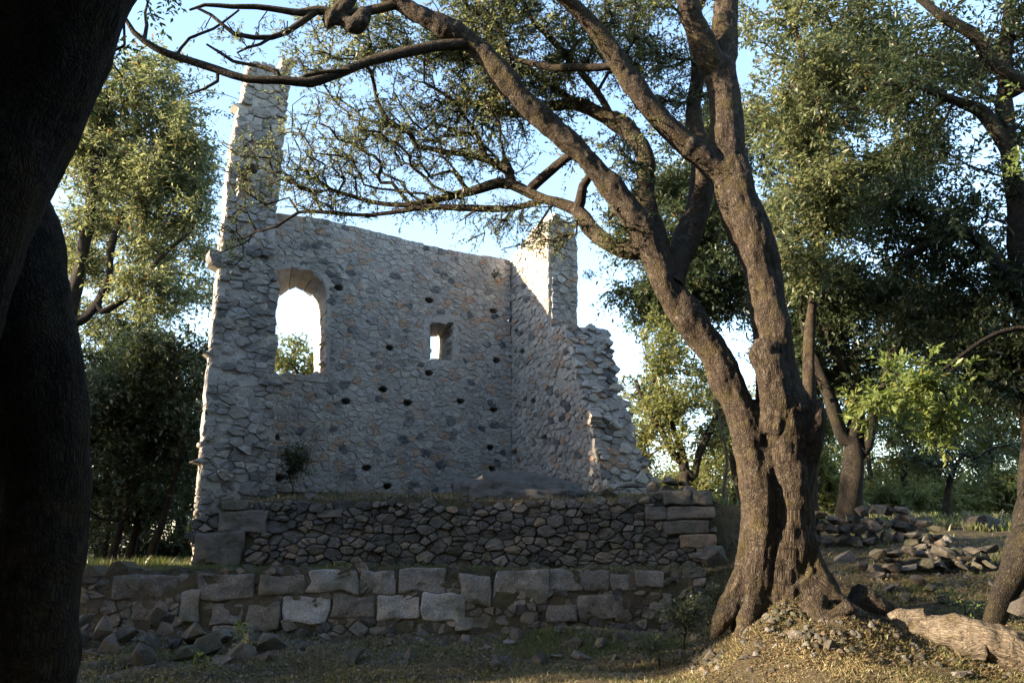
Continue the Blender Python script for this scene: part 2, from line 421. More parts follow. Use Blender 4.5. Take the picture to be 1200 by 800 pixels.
def place_stones(groups, base, limit=300, stone_name='stone', smooth=None):
    """groups: (parent object, its world base, stones, material, name of the leftovers). The largest become objects."""
    al = [(st[4], gi, st) for gi, g in enumerate(groups) for st in g[2]]
    al.sort(key=lambda t: -t[0]); rest = {}
    smooth = smooth or [False]*len(groups)
    for k, (_, gi, st) in enumerate(al):
        par, org, _, mat, left = groups[gi]; V, F, C, t, _ = st
        if k < limit:
            link(stone_name, mesh_from(stone_name, V, F, mat, smooth[gi], t), par, C-org)
        else: rest.setdefault(gi, []).append(st)
    for gi, sts in rest.items():
        par, org, _, mat, left = groups[gi]; VV = []; FF = []; TT = []; n = 0
        for V, F, C, t, _ in sts:
            VV.extend(V+C-org); FF.extend([tuple(i+n for i in f) for f in F]); TT.extend([t]*len(V)); n += len(V)
        o = link(left, mesh_from(left, VV, FF, mat, smooth[gi], TT), par); o['kind'] = 'stuff'

# ------------------------------------------------------------------ the ground
YL, YU = 12.2, 13.55                                # faces of the lower and the upper terrace wall
LX0, LX1, UX0, UX1 = -9.0, 3.4, -4.95, 3.25
ZL, ZU = 1.13, 2.2
def sstep(x, a, b):
    t = np.clip((x-a)/(b-a), 0, 1); return t*t*(3-2*t)
def H(x, y):
    x = np.asarray(x, float); y = np.asarray(y, float)
    front = np.interp(y, [-60, 2, 9, YL, 14], [-1.2, -.25, .17, .33, .4])
    right = np.interp(y, [-60, 2, 8.6, 9.3, 10, 12, 14, 17, 22, 40, 90], [-1.2, -.25, .22, .40, .62, 1.08, 1.5, 1.85, 2.15, 2.8, 4])
    left = np.where(y > YL+.25, np.interp(y, [YL, 13.5, 24, 40, 90], [ZL, 1.17, 1.0, -.5, -6]), front)
    plate = np.where(y > YU+.25, np.interp(y, [13.5, 14.3, 15.5, 19, 22, 30, 60], [ZU, ZU+.08, 2.42, 2.5, 2.3, 1.5, -1]), left)
    t = sstep(x, UX0-.1, UX0+.1); z = left*(1-t)+plate*t
    t2 = sstep(x, 2.0, 3.6); t2b = sstep(x, 3.25, 3.7)
    tt = np.where(y < YL+.25, t2, np.where(y < 16, t2b, sstep(x, 3.2, 6)))
    z = z*(1-tt)+right*tt
    # earth washed against the foot of the lower wall between grass and roots
    z = z + .13*np.exp(-((x-1.2)/1.0)**2-((y-11.5)/.5)**2)*(y < YL+.2)
    z = z + .52*np.exp(-((x-3.2)/1.05)**2-((y-9.5)/.95)**2)*(y < 12)
    z = z + np.exp(-((x-3.35)/1.2)**2-((y-9.6)/.9)**2)*(.07*np.sin(x*5.1+1)*np.sin(y*6.3)+.04*np.sin(x*11.3)*np.cos(y*9.7+x*3))
    z = z + .05*np.sin(x*1.3+.7)*np.sin(y*1.7)*.5 + .03*np.sin(x*3.1)*np.cos(y*2.7)
    return z
def h(x, y): return float(H(x, y))
def ground_mesh():
    xs = np.unique(np.concatenate([np.linspace(-400, -40, 20), np.linspace(-40, -9, 50), np.arange(-9, 11, .14), np.linspace(11, 40, 45), np.linspace(40, 400, 20)]))
    ys = np.unique(np.concatenate([np.linspace(-120, 0, 30), np.linspace(0, 7, 30), np.arange(7, 18, .13), np.linspace(18, 40, 50), np.linspace(40, 90, 20), np.linspace(90, 900, 25)]))
    X, Y = np.meshgrid(xs, ys); Z = H(X, Y)
    for i in range(Z.shape[0]):
        if ys[i] < 7 or ys[i] > 18: continue
        for j in range(Z.shape[1]):
            if abs(xs[j]) < 10: Z[i, j] += .05*noise.noise(Vector((xs[j]*1.9, ys[i]*1.9, 0))) + .03*noise.noise(Vector((xs[j]*6, ys[i]*6, 3)))
    n, m = Z.shape; V = np.stack([X, Y, Z], -1).reshape(-1, 3); I = np.arange(n*m).reshape(n, m)
    F = np.stack([I[:-1, :-1], I[:-1, 1:], I[1:, 1:], I[1:, :-1]], -1).reshape(-1, 4)
    o = link('ground', mesh_np('ground', V, F, M['ground'], True)); tag(o, kind='structure')
ground_mesh()

# ------------------------------------------------------------------ the ruined palace
R0 = np.array((0., 18.2, 0.)); U = np.array((cos(radians(30.6)), sin(radians(30.6)), 0.)); Vd = np.array((U[1], -U[0], 0.))
ZB = 2.2
Zv = np.array((0, 0, 1.))
ruin = thing('ruined_building', 'roofless stone palace ruin with a tall broken pier and arched window opening', 'ruin', (-1.5, 16, ZB))
RB = np.array(ruin.location)
def part(name, parent=None, label=None):
    o = bpy.data.objects.new(name, None); COL.objects.link(o); o.parent = parent
    if label: o['label'] = label
    return o
def core_obj(name, me, par, org):
    V = np.empty(len(me.vertices)*3, np.float32); me.vertices.foreach_get('co', V); V = V.reshape(-1, 3)-np.array(org, np.float32)
    me.vertices.foreach_set('co', V.ravel()); me.update(); return link(name, me, par)
ruin_groups = []
def hole_seeds(plane, pts, sw=.092, sh=.075, an=1.5):
    g = []
    for (px, py) in pts:
        a, w = plane.hit(px, py); g.append((a, w, sw, 0))
        for k in range(6):
            an_ = k*pi/3 + .3; rr = sw*2.05
            g.append((a+rr*cos(an_), w+rr*sin(an_)/an, sw*.98, 1))
    return g
def wall_tint(dark=.1, warm=.14):
    def f(c, rg):
        r = rg.random()
        if r < dark: return rg.random()*.1
        if r > 1-warm: return .87+.13*rg.random()
        return .14+.70*rg.random()
    return f
# back wall
bp = Plane(R0, -U, Zv)
bp_px = [(600, 590), (598, 306), (590, 303), (560, 299), (520, 291), (480, 282), (440, 271), (408, 264), (380, 257), (350, 252), (325, 250), (300, 250), (270, 260), (262, 600)]
bo = [bp.hit(*q) for q in bp_px]
hit = bp.hit
arch_o = [hit(*q) for q in [(300, 438), (300, 330), (312, 320), (325, 316), (340, 314), (358, 315), (372, 320), (381, 330), (383, 345), (381, 438)]]
win_o = [hit(*q) for q in [(503, 422), (503, 378), (531, 378), (530, 422)]]
bholes = [(397, 337), (503, 352), (578, 364), (457, 407), (582, 422), (449, 456), (478, 472), (579, 480), (575, 524), (322, 512), (327, 560), (430, 548), (577, 549), (454, 570), (503, 437), (540, 470), (405, 470)]
# dressed seeds along window jambs so that the cell edges run straight there
given = hole_seeds(bp, bholes)
def jamb_seeds(p0, p1, plane, cpx, d=.1, step=.2):
    a = np.array(plane.hit(*p0)); b = np.array(plane.hit(*p1)); L = np.hypot(*(b-a)); t = (b-a)/L; nn = np.array((-t[1], t[0])); out = []
    if nn.dot(np.array(plane.hit(*cpx))-a) > 0: nn = -nn
    m = max(1, int(round(L/step)))
    for k in range(m):
        c = a+(b-a)*(k+.5)/m
        for sgn, kd in ((1, 1), (-1, 0)):
            q = c+nn*d*sgn; out.append((q[0], q[1], .085, kd))
    return out
AC, WC = (345, 380), (517, 400)
given += jamb_seeds((382, 438), (382, 335), bp, AC) + jamb_seeds((530, 422), (530, 378), bp, WC, d=.09) + jamb_seeds((503, 378), (503, 422), bp, WC, d=.09)
given += jamb_seeds((531, 378), (503, 378), bp, WC, d=.09) + jamb_seeds((503, 422), (530, 422), bp, WC, d=.08) + jamb_seeds((325, 438), (382, 438), bp, AC, d=.09)
given += jamb_seeds((381, 332), (360, 315), bp, AC, d=.09, step=.17) + jamb_seeds((360, 315), (322, 315), bp, AC, d=.09, step=.17)
bw = Masonry(bp, bo, [arch_o, win_o], rmin=.036, rmax=.15, aniso=1.45, seed=11, tries=26000, given=given, thick=.28)
bw.make_stones(joint=.009, prot=(.005, .013), tint=wall_tint(.10, .14), deep=.003, bulge=.3)
back = part('back_wall', ruin)
core_obj('mortar', bw.core('mortar', M['mortar'], d=.0, wob=.007), back, RB)
ruin_groups.append((back, RB, bw.stones, M['rubble'], 'small_stones'))
# the outer half of the wall's thickness: same openings, no putlog holes
bp2 = Plane(R0 - bp.N*.281, -U, Zv)
def off_poly(pl, pts): return [pl.hit(*q) for q in pts]
top2 = [(x, y+(.0 if y < 5 else -.03)) for x, y in bo]
arch_in = [(a, w) for a, w in arch_o]
b2 = Masonry(bp2, top2, [arch_o, win_o], rmin=.08, rmax=.14, aniso=1.5, seed=12, tries=9000, thick=.5,
             given=[(a, w, r, k) for (a, w, r, k) in given[len(bholes)*7:]])
b2m = b2.core('wall_core', M['mortar'], d=-.001)
core_obj('wall_core', b2m, back, RB)
# splayed window surrounds: a lining lofted from the inner face to the outer one
def lining(name, front, rear, d0, d1, par, stone_n, t0, fb=.05, plane=None):
    """ring of dressed stones between two outlines (pixel lists of equal length, front and rear)"""
    f = np.array([plane.hit(*q) for q in front]); plr = Plane(plane.O-plane.N*d1, plane.U, plane.W)
    r = np.array([plr.hit(*q) for q in rear]); cen = f.mean(0); rg = np.random.default_rng(5)
    def out(q, c, k): return q + (q-c)/np.linalg.norm(q-c)*k
    sub = 3
    for i in range(len(f)-1):
        V = []; ni = 2
        g = .006
        for u_ in (0, 1):
            a, b = f[i+u_], r[i+u_]; oth = f[i+1-u_]; e = (oth-a)/np.linalg.norm(oth-a)*g
            a = a+e; b = b+e; ja = rg.normal(0, .008, 2)
            for (q, dd) in ((out(a, cen, fb), .012), (a+ja, .012), ((a+b)/2+rg.normal(0, .006, 2), -(d1-.012)*.5), (b, -d1), (out(b, r.mean(0), .12), -d1)):
                V.append(plane.at(q[0], q[1], dd))
        n = 5; F = [(k, k+1, n+k+1, n+k) for k in range(4)] + [(0, n, n+4, 4), (0, 4, 3, 2, 1), (n, n+1, n+2, n+3, n+4)]
        V = np.array(V); C = V.mean(0)
        me = mesh_from(stone_n, V-C, F, M['rubble'], False, t0+.2*rg.random()); bm = bmesh.new(); bm.from_mesh(me); bmesh.ops.recalc_face_normals(bm, faces=bm.faces); bm.to_mesh(me); bm.free()
        link(stone_n, me, par, C-RB)
arch_w = part('arched_window', ruin)
af = [(383, 440), (383, 415), (383, 390), (383, 365), (382, 342), (379, 329), (371, 320), (358, 315), (342, 313.5), (325, 316), (314, 322), (308, 335), (306, 360), (306, 385), (306, 412), (306, 440)]
ar = [(371, 438), (371.5, 415), (372, 392), (371.5, 372), (369, 358), (364, 348), (355, 341), (346.5, 337), (338, 340), (328, 347), (322, 356), (318, 370), (316, 385), (315, 400), (314, 415), (313, 438)]
lining('jamb_stone', af, ar, 0, .62, arch_w, 'jamb_stone', .45, fb=.09, plane=bp)
sill = Masonry(bp, [hit(*q) for q in [(308, 447), (308, 437), (384, 437), (384, 447)]], seed=3, tries=1, thick=.7)
sill.block(rect_poly(*hit(306, 449), *hit(345, 438.5), sill.rg, .05) if hit(306, 449)[0] < hit(345, 449)[0] else rect_poly(hit(345, 449)[0], hit(345, 449)[1], hit(306, 438.5)[0], hit(306, 438.5)[1], sill.rg, .05), .02, .5, back=.6)
sill.block(rect_poly(hit(384, 449)[0], hit(384, 449)[1], hit(346, 438.5)[0], hit(346, 438.5)[1], sill.rg, .05), .02, .42, back=.6)
for V, F, C, t, a in sill.stones: link('sill_stone', mesh_from('sill_stone', V, F, M['rubble'], True, t), arch_w, C-RB)
small_w = part('small_window', ruin)
wf = [(517, 423), (530.5, 423), (531, 400), (531, 377.5), (517, 377), (503, 377.5), (503, 400), (503, 423), (517, 423)]
wr = [(513, 420), (521, 420), (521, 407), (521, 394.5), (513, 394), (504.5, 394.5), (504.5, 407), (504.5, 420), (513, 420)]
lining('jamb_stone', wf, wr, 0, .62, small_w, 'jamb_stone', .5, fb=.17, plane=bp)

# side wall: inner face, stub of the upper storey and the broken end
ip = Plane(R0, Vd, Zv); ih = ip.hit
io = [ih(*q) for q in [(596, 590), (596, 306), (604, 296), (613, 284), (622, 272), (630, 262), (637, 256), (643, 257), (643, 384), (657, 383), (662, 395), (668, 420), (675, 455), (683, 490), (692, 525), (702, 560), (708, 590)]]
iholes = [(605, 388), (612, 412), (683, 490), (638, 513), (603, 530), (625, 470)]
niche2 = [ih(*q) for q in [(647, 455), (648, 436), (653, 430), (662, 433), (664, 455)]]
iw = Masonry(ip, io, [niche2], rmin=.038, rmax=.15, aniso=1.45, seed=21, tries=16000, given=hole_seeds(ip, iholes), thick=.25)
iw.make_stones(joint=.009, prot=(.004, .018), tint=wall_tint(.08, .12), deep=.005, bulge=.4)
side = part('side_wall', ruin)
core_obj('mortar', iw.core('mortar', M['mortar'], d=.0, wob=.01), side, RB)
ip2 = Plane(R0 - ip.N*.251, Vd, Zv)
iw2 = Masonry(ip2, [(a-.05, w) for a, w in io], rmin=.08, rmax=.14, aniso=1.5, seed=22, tries=9000, thick=.44)
core_obj('wall_core', iw2.core('wall_core', M['mortar'], d=-.001), side, RB)
ruin_groups.append((side, RB, iw.stones, M['rubble'], 'small_stones'))
T1 = ih(643, 320)[0]
sp_ = Plane(R0 + Vd*T1, U, Zv); sh_ = sp_.hit
so = [sh_(*q) for q in [(646, 386), (646, 259), (650, 249), (656, 253), (664, 262), (672, 268), (677, 290), (676, 386)]]
sw_ = Masonry(sp_, so, rmin=.07, rmax=.14, aniso=1.4, seed=23, tries=5000, thick=.45)
sw_.make_stones(joint=.008, prot=(.0, .022), tint=wall_tint(.05, .06), deep=.012)
core_obj('mortar', sw_.core('mortar', M['mortar'], wob=.03), side, RB)
ruin_groups.append((side, RB, sw_.stones, M['rubble'], 'small_stones'))
tb, tt_ = ih(704, 575)[0], ih(657, 386)[0]; zt = ih(657, 386)[1]; zb = ih(704, 575)[1]
ep = Plane(R0 + Vd*(tb+.06) + Zv*zb, U, -Vd*(tb-tt_) + Zv*(zt-zb)); eh = ep.hit
eo = [eh(*q) for q in [(684, 383), (700, 382), (710, 392), (715, 408), (717, 428), (722, 450), (732, 474), (739, 500), (746, 520), (752, 540), (762, 556), (768, 590)]]
eo = [(-.1, eo[-1][1]), (-.1, eh(662, 385)[1])] + eo
ew = Masonry(ep, eo, rmin=.05, rmax=.17, aniso=1.5, seed=24, tries=14000, thick=.9, edge=0, cut=.02)
ew.make_stones(joint=.005, prot=(.01, .06), tint=wall_tint(.1, .06), deep=.045, bulge=1.3)
core_obj('mortar', ew.core('mortar', M['mortar'], d=.035, wob=.06), side, RB)
ruin_groups.append((side, RB, ew.stones, M['rubble'], 'small_stones'))
# the bulk behind the broken end: thickness of the lower storey
ip3 = Plane(R0 - ip.N*.692, Vd, Zv)
io3 = [(a, w) for a, w in io if w < zt+.05]; io3 = [io[0]] + [(-.05, zt-.1)] + [(max(0., tt_-.12), zt-.1)] + [(a-.22, w) for a, w in io if w < zt-.05 and a > .5]
iw3 = Masonry(ip3, io3, rmin=.09, rmax=.15, aniso=1.5, seed=25, tries=6000, thick=.42)
core_obj('wall_core', iw3.core('wall_core', M['mortar'], d=-.001), side, RB)

# tall pier at the other corner: broken front, dressed outer flank
tp = Plane(R0 - U*5.5 + Vd*.9, U, Zv); th = tp.hit
po_px = [(229, 640), (233, 590), (239, 500), (244, 440), (250, 380), (255, 330), (258, 300), (262, 262), (266, 215), (270, 175), (277, 140), (284, 110), (289, 76), (300, 72), (312, 75), (322, 80), (328, 82), (330, 69), (343, 70), (342, 84), (338, 110), (334, 150), (330, 190), (327, 225), (324, 250), (321, 280), (324, 310), (327, 340), (323, 372), (325, 405), (321, 440), (320, 480), (324, 520), (322, 560), (326, 600), (332, 640), (332, 672), (228, 672)]
po = [th(*q) for q in po_px]
niche = [th(*q) for q in [(270, 238), (270, 205), (276, 194), (290, 196), (296, 206), (292, 238)]]
pw = Masonry(tp, po, [niche], rmin=.045, rmax=.22, aniso=1.55, seed=31, tries=16000, thick=.28, edge=.14, jag=.03)
pw.make_stones(joint=.006, prot=(.0, .05), tint=lambda c, rg: rg.random(), deep=.032, bulge=.9)
pier = part('pier', ruin)
core_obj('mortar', pw.core('mortar', M['mortar'], d=.02, wob=.05), pier, RB)
tp2 = Plane(R0 - U*5.5 + Vd*.619, U, Zv)
off = tp2.hit(300, 300)[0]-tp.hit(300, 300)[0]
pw2 = Masonry(tp2, [(a+(.24 if i < 13 else 0.), w) for i, (a, w) in enumerate(po)], rmin=.09, rmax=.16, aniso=1.5, seed=32, tries=6000, thick=.6)
core_obj('pier_core', pw2.core('pier_core', M['mortar'], d=-.001), pier, RB)
ruin_groups.append((pier, RB, pw.stones, M['pierstone'], 'small_stones'))
# outer flank in the sun
a0, w0 = th(229, 640); a1, w1 = th(262, 262); a2, w2 = th(289, 80)
fl = Plane(tp.at(a0, w0) , Vd, Zv*(w1-w0)+U*(a1-a0)); 
fo = [(.02, 0), (.02, (w1-w0)), (-.26, (w1-w0)), (-.3, 0)]
fw = Masonry(fl, fo, rmin=.08, rmax=.19, aniso=1.4, seed=33, tries=5000, thick=.12)
fw.make_stones(joint=.009, prot=(.01, .03), tint=lambda c, rg: .3+.7*rg.random())
core_obj('mortar', fw.core('mortar', M['mortar'], d=-.01), pier, RB)
ruin_groups.append((pier, RB, fw.stones, M['pierstone'], 'small_stones'))
# a corbel sticks out of the flank
cb = Masonry(tp, po[:4], seed=34, tries=1)
cb.block(rect_poly(*th(246, 306), *th(262, 294), cb.rg, .25), .03, .0, back=.3)
V, F, C, t, a = cb.stones[0]; link('corbel', mesh_from('corbel', V, F, M['pierstone'], True, t), pier, C-RB)
place_stones(ruin_groups, RB)

# ------------------------------------------------------------------ terrace walls
def terrace(name, label, plane, outline_px, blocks, rmin, rmax, seed, mat, prot, joint, thick, bmat, aniso=1.35, deep=.03, tries=9000, btint=None, tint=None, core_d=.0, core_w=.03):
    h_ = plane.hit; ol = [h_(*q) for q in outline_px]; base = plane.at(*ol[0]); th_ = thing(name, label, 'stone wall', base)
    ms = Masonry(plane, ol, rmin=rmin, rmax=rmax, aniso=aniso, seed=seed, tries=tries, thick=thick, edge=0, warp=.05)
    bl = []
    for (x0, y0, x1, y1, t) in blocks:
        a0, w0 = h_(x0, y1); a1, w1 = h_(x1, y0); bl.append((a0, w0, a1, w1, t))
    ms.make_stones(joint=joint, prot=prot, deep=deep, bulge=1.5, tint=tint, skip=[[(a0, w0), (a1, w0), (a1, w1), (a0, w1)] for a0, w0, a1, w1, t in bl])
    small = list(ms.stones); ms.stones = []
    for (a0, w0, a1, w1, t) in bl: ms.block(rect_poly(a0, w0, a1, w1, ms.rg, .16), prot[1]*1.05+.02, t, back=.1)
    core_obj('earth_joints', ms.core('earth_joints', M['earth_core'], d=core_d, wob=core_w), th_, base)
    place_stones([(th_, base, ms.stones, bmat, 'x'), (th_, base, small, mat, 'small_stones')], base, smooth=[True, False])
    return th_
up = Plane((0, YU, 0), (1, .015, 0), (0, .06, 1))
up_px = [(228, 668), (228, 618), (240, 605), (262, 590), (330, 587), (420, 590), (500, 588), (545, 595), (600, 586), (660, 588), (720, 586), (780, 574), (834, 574), (838, 660), (838, 668)]
terrace('upper_terrace_wall', 'dry stone retaining wall of dark fieldstones right below the ruin', up, up_px,
        [(229, 622, 290, 662, .35), (257, 598, 316, 626, .45), (780, 594, 836, 609, .75), (778, 610, 828, 625, .7), (797, 626, 838, 642, .98), (756, 594, 779, 609, .6), (775, 575, 808, 592, .3), (808, 575, 833, 592, .4), (262, 587, 292, 598, .5), (372, 598, 402, 607, .75)],
        .03, .18, 41, M['fieldstone'], (.02, .085), .006, .45, M['fieldstone'], aniso=1.6, tries=20000, core_d=.012, core_w=.03)
lp = Plane((0, YL, 0), (1, .01, 0), (0, .05, 1))
lp_px = [(60, 760), (60, 672), (120, 667), (200, 668), (300, 669), (400, 668), (500, 666), (600, 668), (700, 667), (760, 666), (820, 668), (850, 700), (850, 760)]
terrace('lower_terrace_wall', 'low wall of big squared granite blocks behind the strip of grass', lp, lp_px,
        [(231, 671, 301, 702, .25), (304, 673, 359, 697, .3), (361, 668, 420, 695, .72), (421, 668, 466, 695, .5), (467, 665, 523, 694, .45), (536, 673, 576, 708, .5), (577, 668, 641, 708, .62), (642, 667, 684, 692, .42), (685, 667, 714, 692, .2), (716, 672, 743, 692, .35), (745, 668, 776, 688, .4),
         (331, 698, 387, 730, 1.), (389, 697, 440, 724, .2), (441, 697, 492, 724, .8), (494, 695, 545, 726, .97), (246, 706, 286, 732, .3), (288, 704, 330, 738, .2), (212, 690, 238, 728, .5), (132, 674, 212, 702, .1), (640, 708, 676, 727, .3), (678, 697, 730, 724, .3), (760, 694, 786, 716, .35), (250, 732, 300, 748, .3), (533, 722, 562, 738, .6), (152, 704, 200, 728, .15)],
        .035, .14, 42, M['fieldstone'], (.0, .04), .006, .45, M['granite'], tries=12000, core_d=.035, core_w=.05)
# ------------------------------------------------------------------ wood and leaves
class Skel:
    """a branching skeleton: nodes with a parent each; radii by the pipe model unless given"""
    def __init__(s): s.p = []; s.par = []; s.fix = []; s.len = []
    def add(s, pos, par=-1, fix=0.):
        s.p.append(np.array(pos, float)); s.par.append(par); s.fix.append(fix)
        s.len.append(0. if par < 0 else s.len[par]+float(np.linalg.norm(s.p[-1]-s.p[par]))); return len(s.p)-1
    def limb(s, pts, par=-1, step=.35, wob=0., rg=None):
        """pts: (x,y,z,r) rows; a smooth limb through them from node par"""
        pts = np.array(pts, float)
        if par >= 0: pts = np.vstack([[*s.p[par], pts[0, 3]], pts])
        q = spline(pts, step); ids = []
        for k, v in enumerate(q):
            if par >= 0 and k == 0: continue
            w = v[:3] + (rg.normal(0, wob*v[3], 3) if wob else 0)
            par = s.add(w, par, v[3]); ids.append(par)
        return ids
    def nearest(s, pos, among=None):
        A = np.array(s.p); d = np.linalg.norm(A-np.array(pos), axis=1)
        if among is not None:
            m = np.full(len(d), 1e9); m[among] = d[among]; d = m
        return int(np.argmin(d))
    def grow(s, targets, rg, step=.35, cost=.12, start=0, bend=.35, wig=.07):
        """reach every target from the nearest wood; returns the tip nodes"""
        cap = len(s.p)+len(targets)*14; A = np.zeros((cap, 3)); Lh = np.zeros(cap); n = len(s.p); A[:n] = s.p; Lh[:n] = s.len
        tips = []; targets = np.array(targets)
        d0 = np.array([np.min(np.linalg.norm(A[start:n]-t, axis=1)) for t in targets]); targets = targets[np.argsort(d0)]
        for t in targets:
            d = np.linalg.norm(A[start:n]-t, axis=1)+cost*Lh[start:n]; j = start+int(np.argmin(d)); b = A[j].copy(); v = t-b; L = np.linalg.norm(v)
            if L < .05: tips.append(j); continue
            pj = s.par[j]; pd = (b-A[pj]) if pj >= 0 else v; pd = pd/(np.linalg.norm(pd)+1e-9)
            m = min(12, max(1, int(round(L/step)))); par = j
            for k in range(1, m+1):
                f = k/m; q = b+v*f + pd*L*bend*f*(1-f)*(1-f)*2 + (rg.normal(0, wig*L/m**.5, 3)*(f < 1))
                par = s.add(q, par); A[par] = q; Lh[par] = s.len[par]; n = par+1
            tips.append(par)
        return tips
    def radii(s, tip=.007, e=2.25, cap=None):
        n = len(s.p); a = np.zeros(n); r = np.zeros(n)
        for i in range(n-1, -1, -1):
            rr = max(tip, a[i]**(1/e))
            if s.fix[i]: rr = s.fix[i]
            r[i] = rr
            if s.par[i] >= 0: a[s.par[i]] += rr**e
        for i in range(n):
            if s.par[i] >= 0 and not s.fix[i]: r[i] = min(r[i], r[s.par[i]]*.97)
        s.r = r; return r
    def chains(s):
        if getattr(s, '_ch', None) and len(s._ch[0]) == len(s.p): return s._ch[1]
        n = len(s.p); ch = [[] for _ in range(n)]
        for i in range(n):
            if s.par[i] >= 0: ch[s.par[i]].append(i)
        out = []; st = [i for i in range(n) if s.par[i] < 0]
        st = [(i, -1) for i in st]
        while st:
            i, p = st.pop(); c = [p] if p >= 0 else []; c.append(i)
            while ch[i]:
                k = max(ch[i], key=lambda q: s.r[q])
                st.extend((q, i) for q in ch[i] if q != k); c.append(k); i = k
            if len(c) > 1: out.append(c)
        s._ch = (list(s.r), out); return out
def spline(pts, step):
    n = len(pts); out = []
    for i in range(n-1):
        p0, p1, p2, p3 = pts[max(0, i-1)], pts[i], pts[i+1], pts[min(n-1, i+2)]
        m = max(1, int(round(np.linalg.norm(p2[:3]-p1[:3])/step)))
        for k in range(m):
            t = k/m; out.append(.5*((2*p1)+(p2-p0)*t+(2*p0-5*p1+4*p2-p3)*t*t+(3*p1-p0-3*p2+p3)*t**3))
    out.append(pts[-1]); return np.array(out)
def tube_np(path, rad, sides, v0=0., lump=0., seed=0.):
    n = len(path); T = np.gradient(path, axis=0); T /= np.linalg.norm(T, axis=1)[:, None]+1e-9
    N = np.zeros((n, 3)); a = np.array((0, 0, 1.)) if abs(T[0, 2]) < .9 else np.array((0, 1., 0)); x = np.cross(T[0], a); x /= np.linalg.norm(x); N[0] = x
    for i in range(1, n):
        x = N[i-1]-T[i]*N[i-1].dot(T[i]); N[i] = x/(np.linalg.norm(x)+1e-9)
    B = np.cross(T, N); th = np.arange(sides)*2*pi/sides
    L = v0+np.concatenate([[0], np.cumsum(np.linalg.norm(np.diff(path, axis=0), axis=1))])
    rr = np.repeat(np.asarray(rad)[:, None], sides, 1)
    if lump:
        rr = rr*(1+lump*(np.sin(th[None, :]*2+L[:, None]*1.7/ .6+seed)*.5+np.sin(th[None, :]*3-L[:, None]*3.1+seed*2)*.35+np.sin(L[:, None]*5.3+seed*3)*.3))
    V = path[:, None, :]+rr[..., None]*(N[:, None, :]*np.cos(th)[None, :, None]+B[:, None, :]*np.sin(th)[None, :, None])
    rm = float(np.max(rad)); C = np.stack([np.cos(th)[None, :]*rr, np.sin(th)[None, :]*rr, np.repeat(L[:, None], sides, 1)], -1)
    C[..., 0] += seed; I = np.arange(n*sides).reshape(n, sides); J = np.roll(I, -1, 1)
    F = np.stack([I[:-1], J[:-1], J[1:], I[1:]], -1).reshape(-1, 4)
    return V.reshape(-1, 3), F, C.reshape(-1, 3)
def wood_arrays(sk, sel=None, smin=4, lump=.12):
    VV, FF, CC = [], [], []; n = 0
    for c in sk.chains():
        if sel is not None and not sel(c): continue
        path = np.array([sk.p[i] for i in c]); rad = np.array([sk.r[i] for i in c])
        if len(c) > 1 and rad[1] < rad[0]*.8: rad[0] = rad[1]*1.15
        rm = rad.max(); sides = 14 if rm > .12 else 9 if rm > .05 else 6 if rm > .02 else smin
        if rm > .02 and len(path) > 2: q = spline(np.column_stack([path, rad]), .14 if rm > .05 else .25); path, rad = q[:, :3], q[:, 3]
        V, F, C = tube_np(path, rad, sides, sk.len[c[0]], lump if rm > .03 else 0, (c[0]*1.37) % 9)
        VV.append(V); FF.append(F+n); CC.append(C); n += len(V)
    return np.concatenate(VV), np.concatenate(FF), np.concatenate(CC)
def wood_mesh(name, sk, mat, org, **kw):
    V, F, C = wood_arrays(sk, **kw); return mesh_np(name, V-np.array(org), F, mat, True, extra=C)
LEAVES = [0]
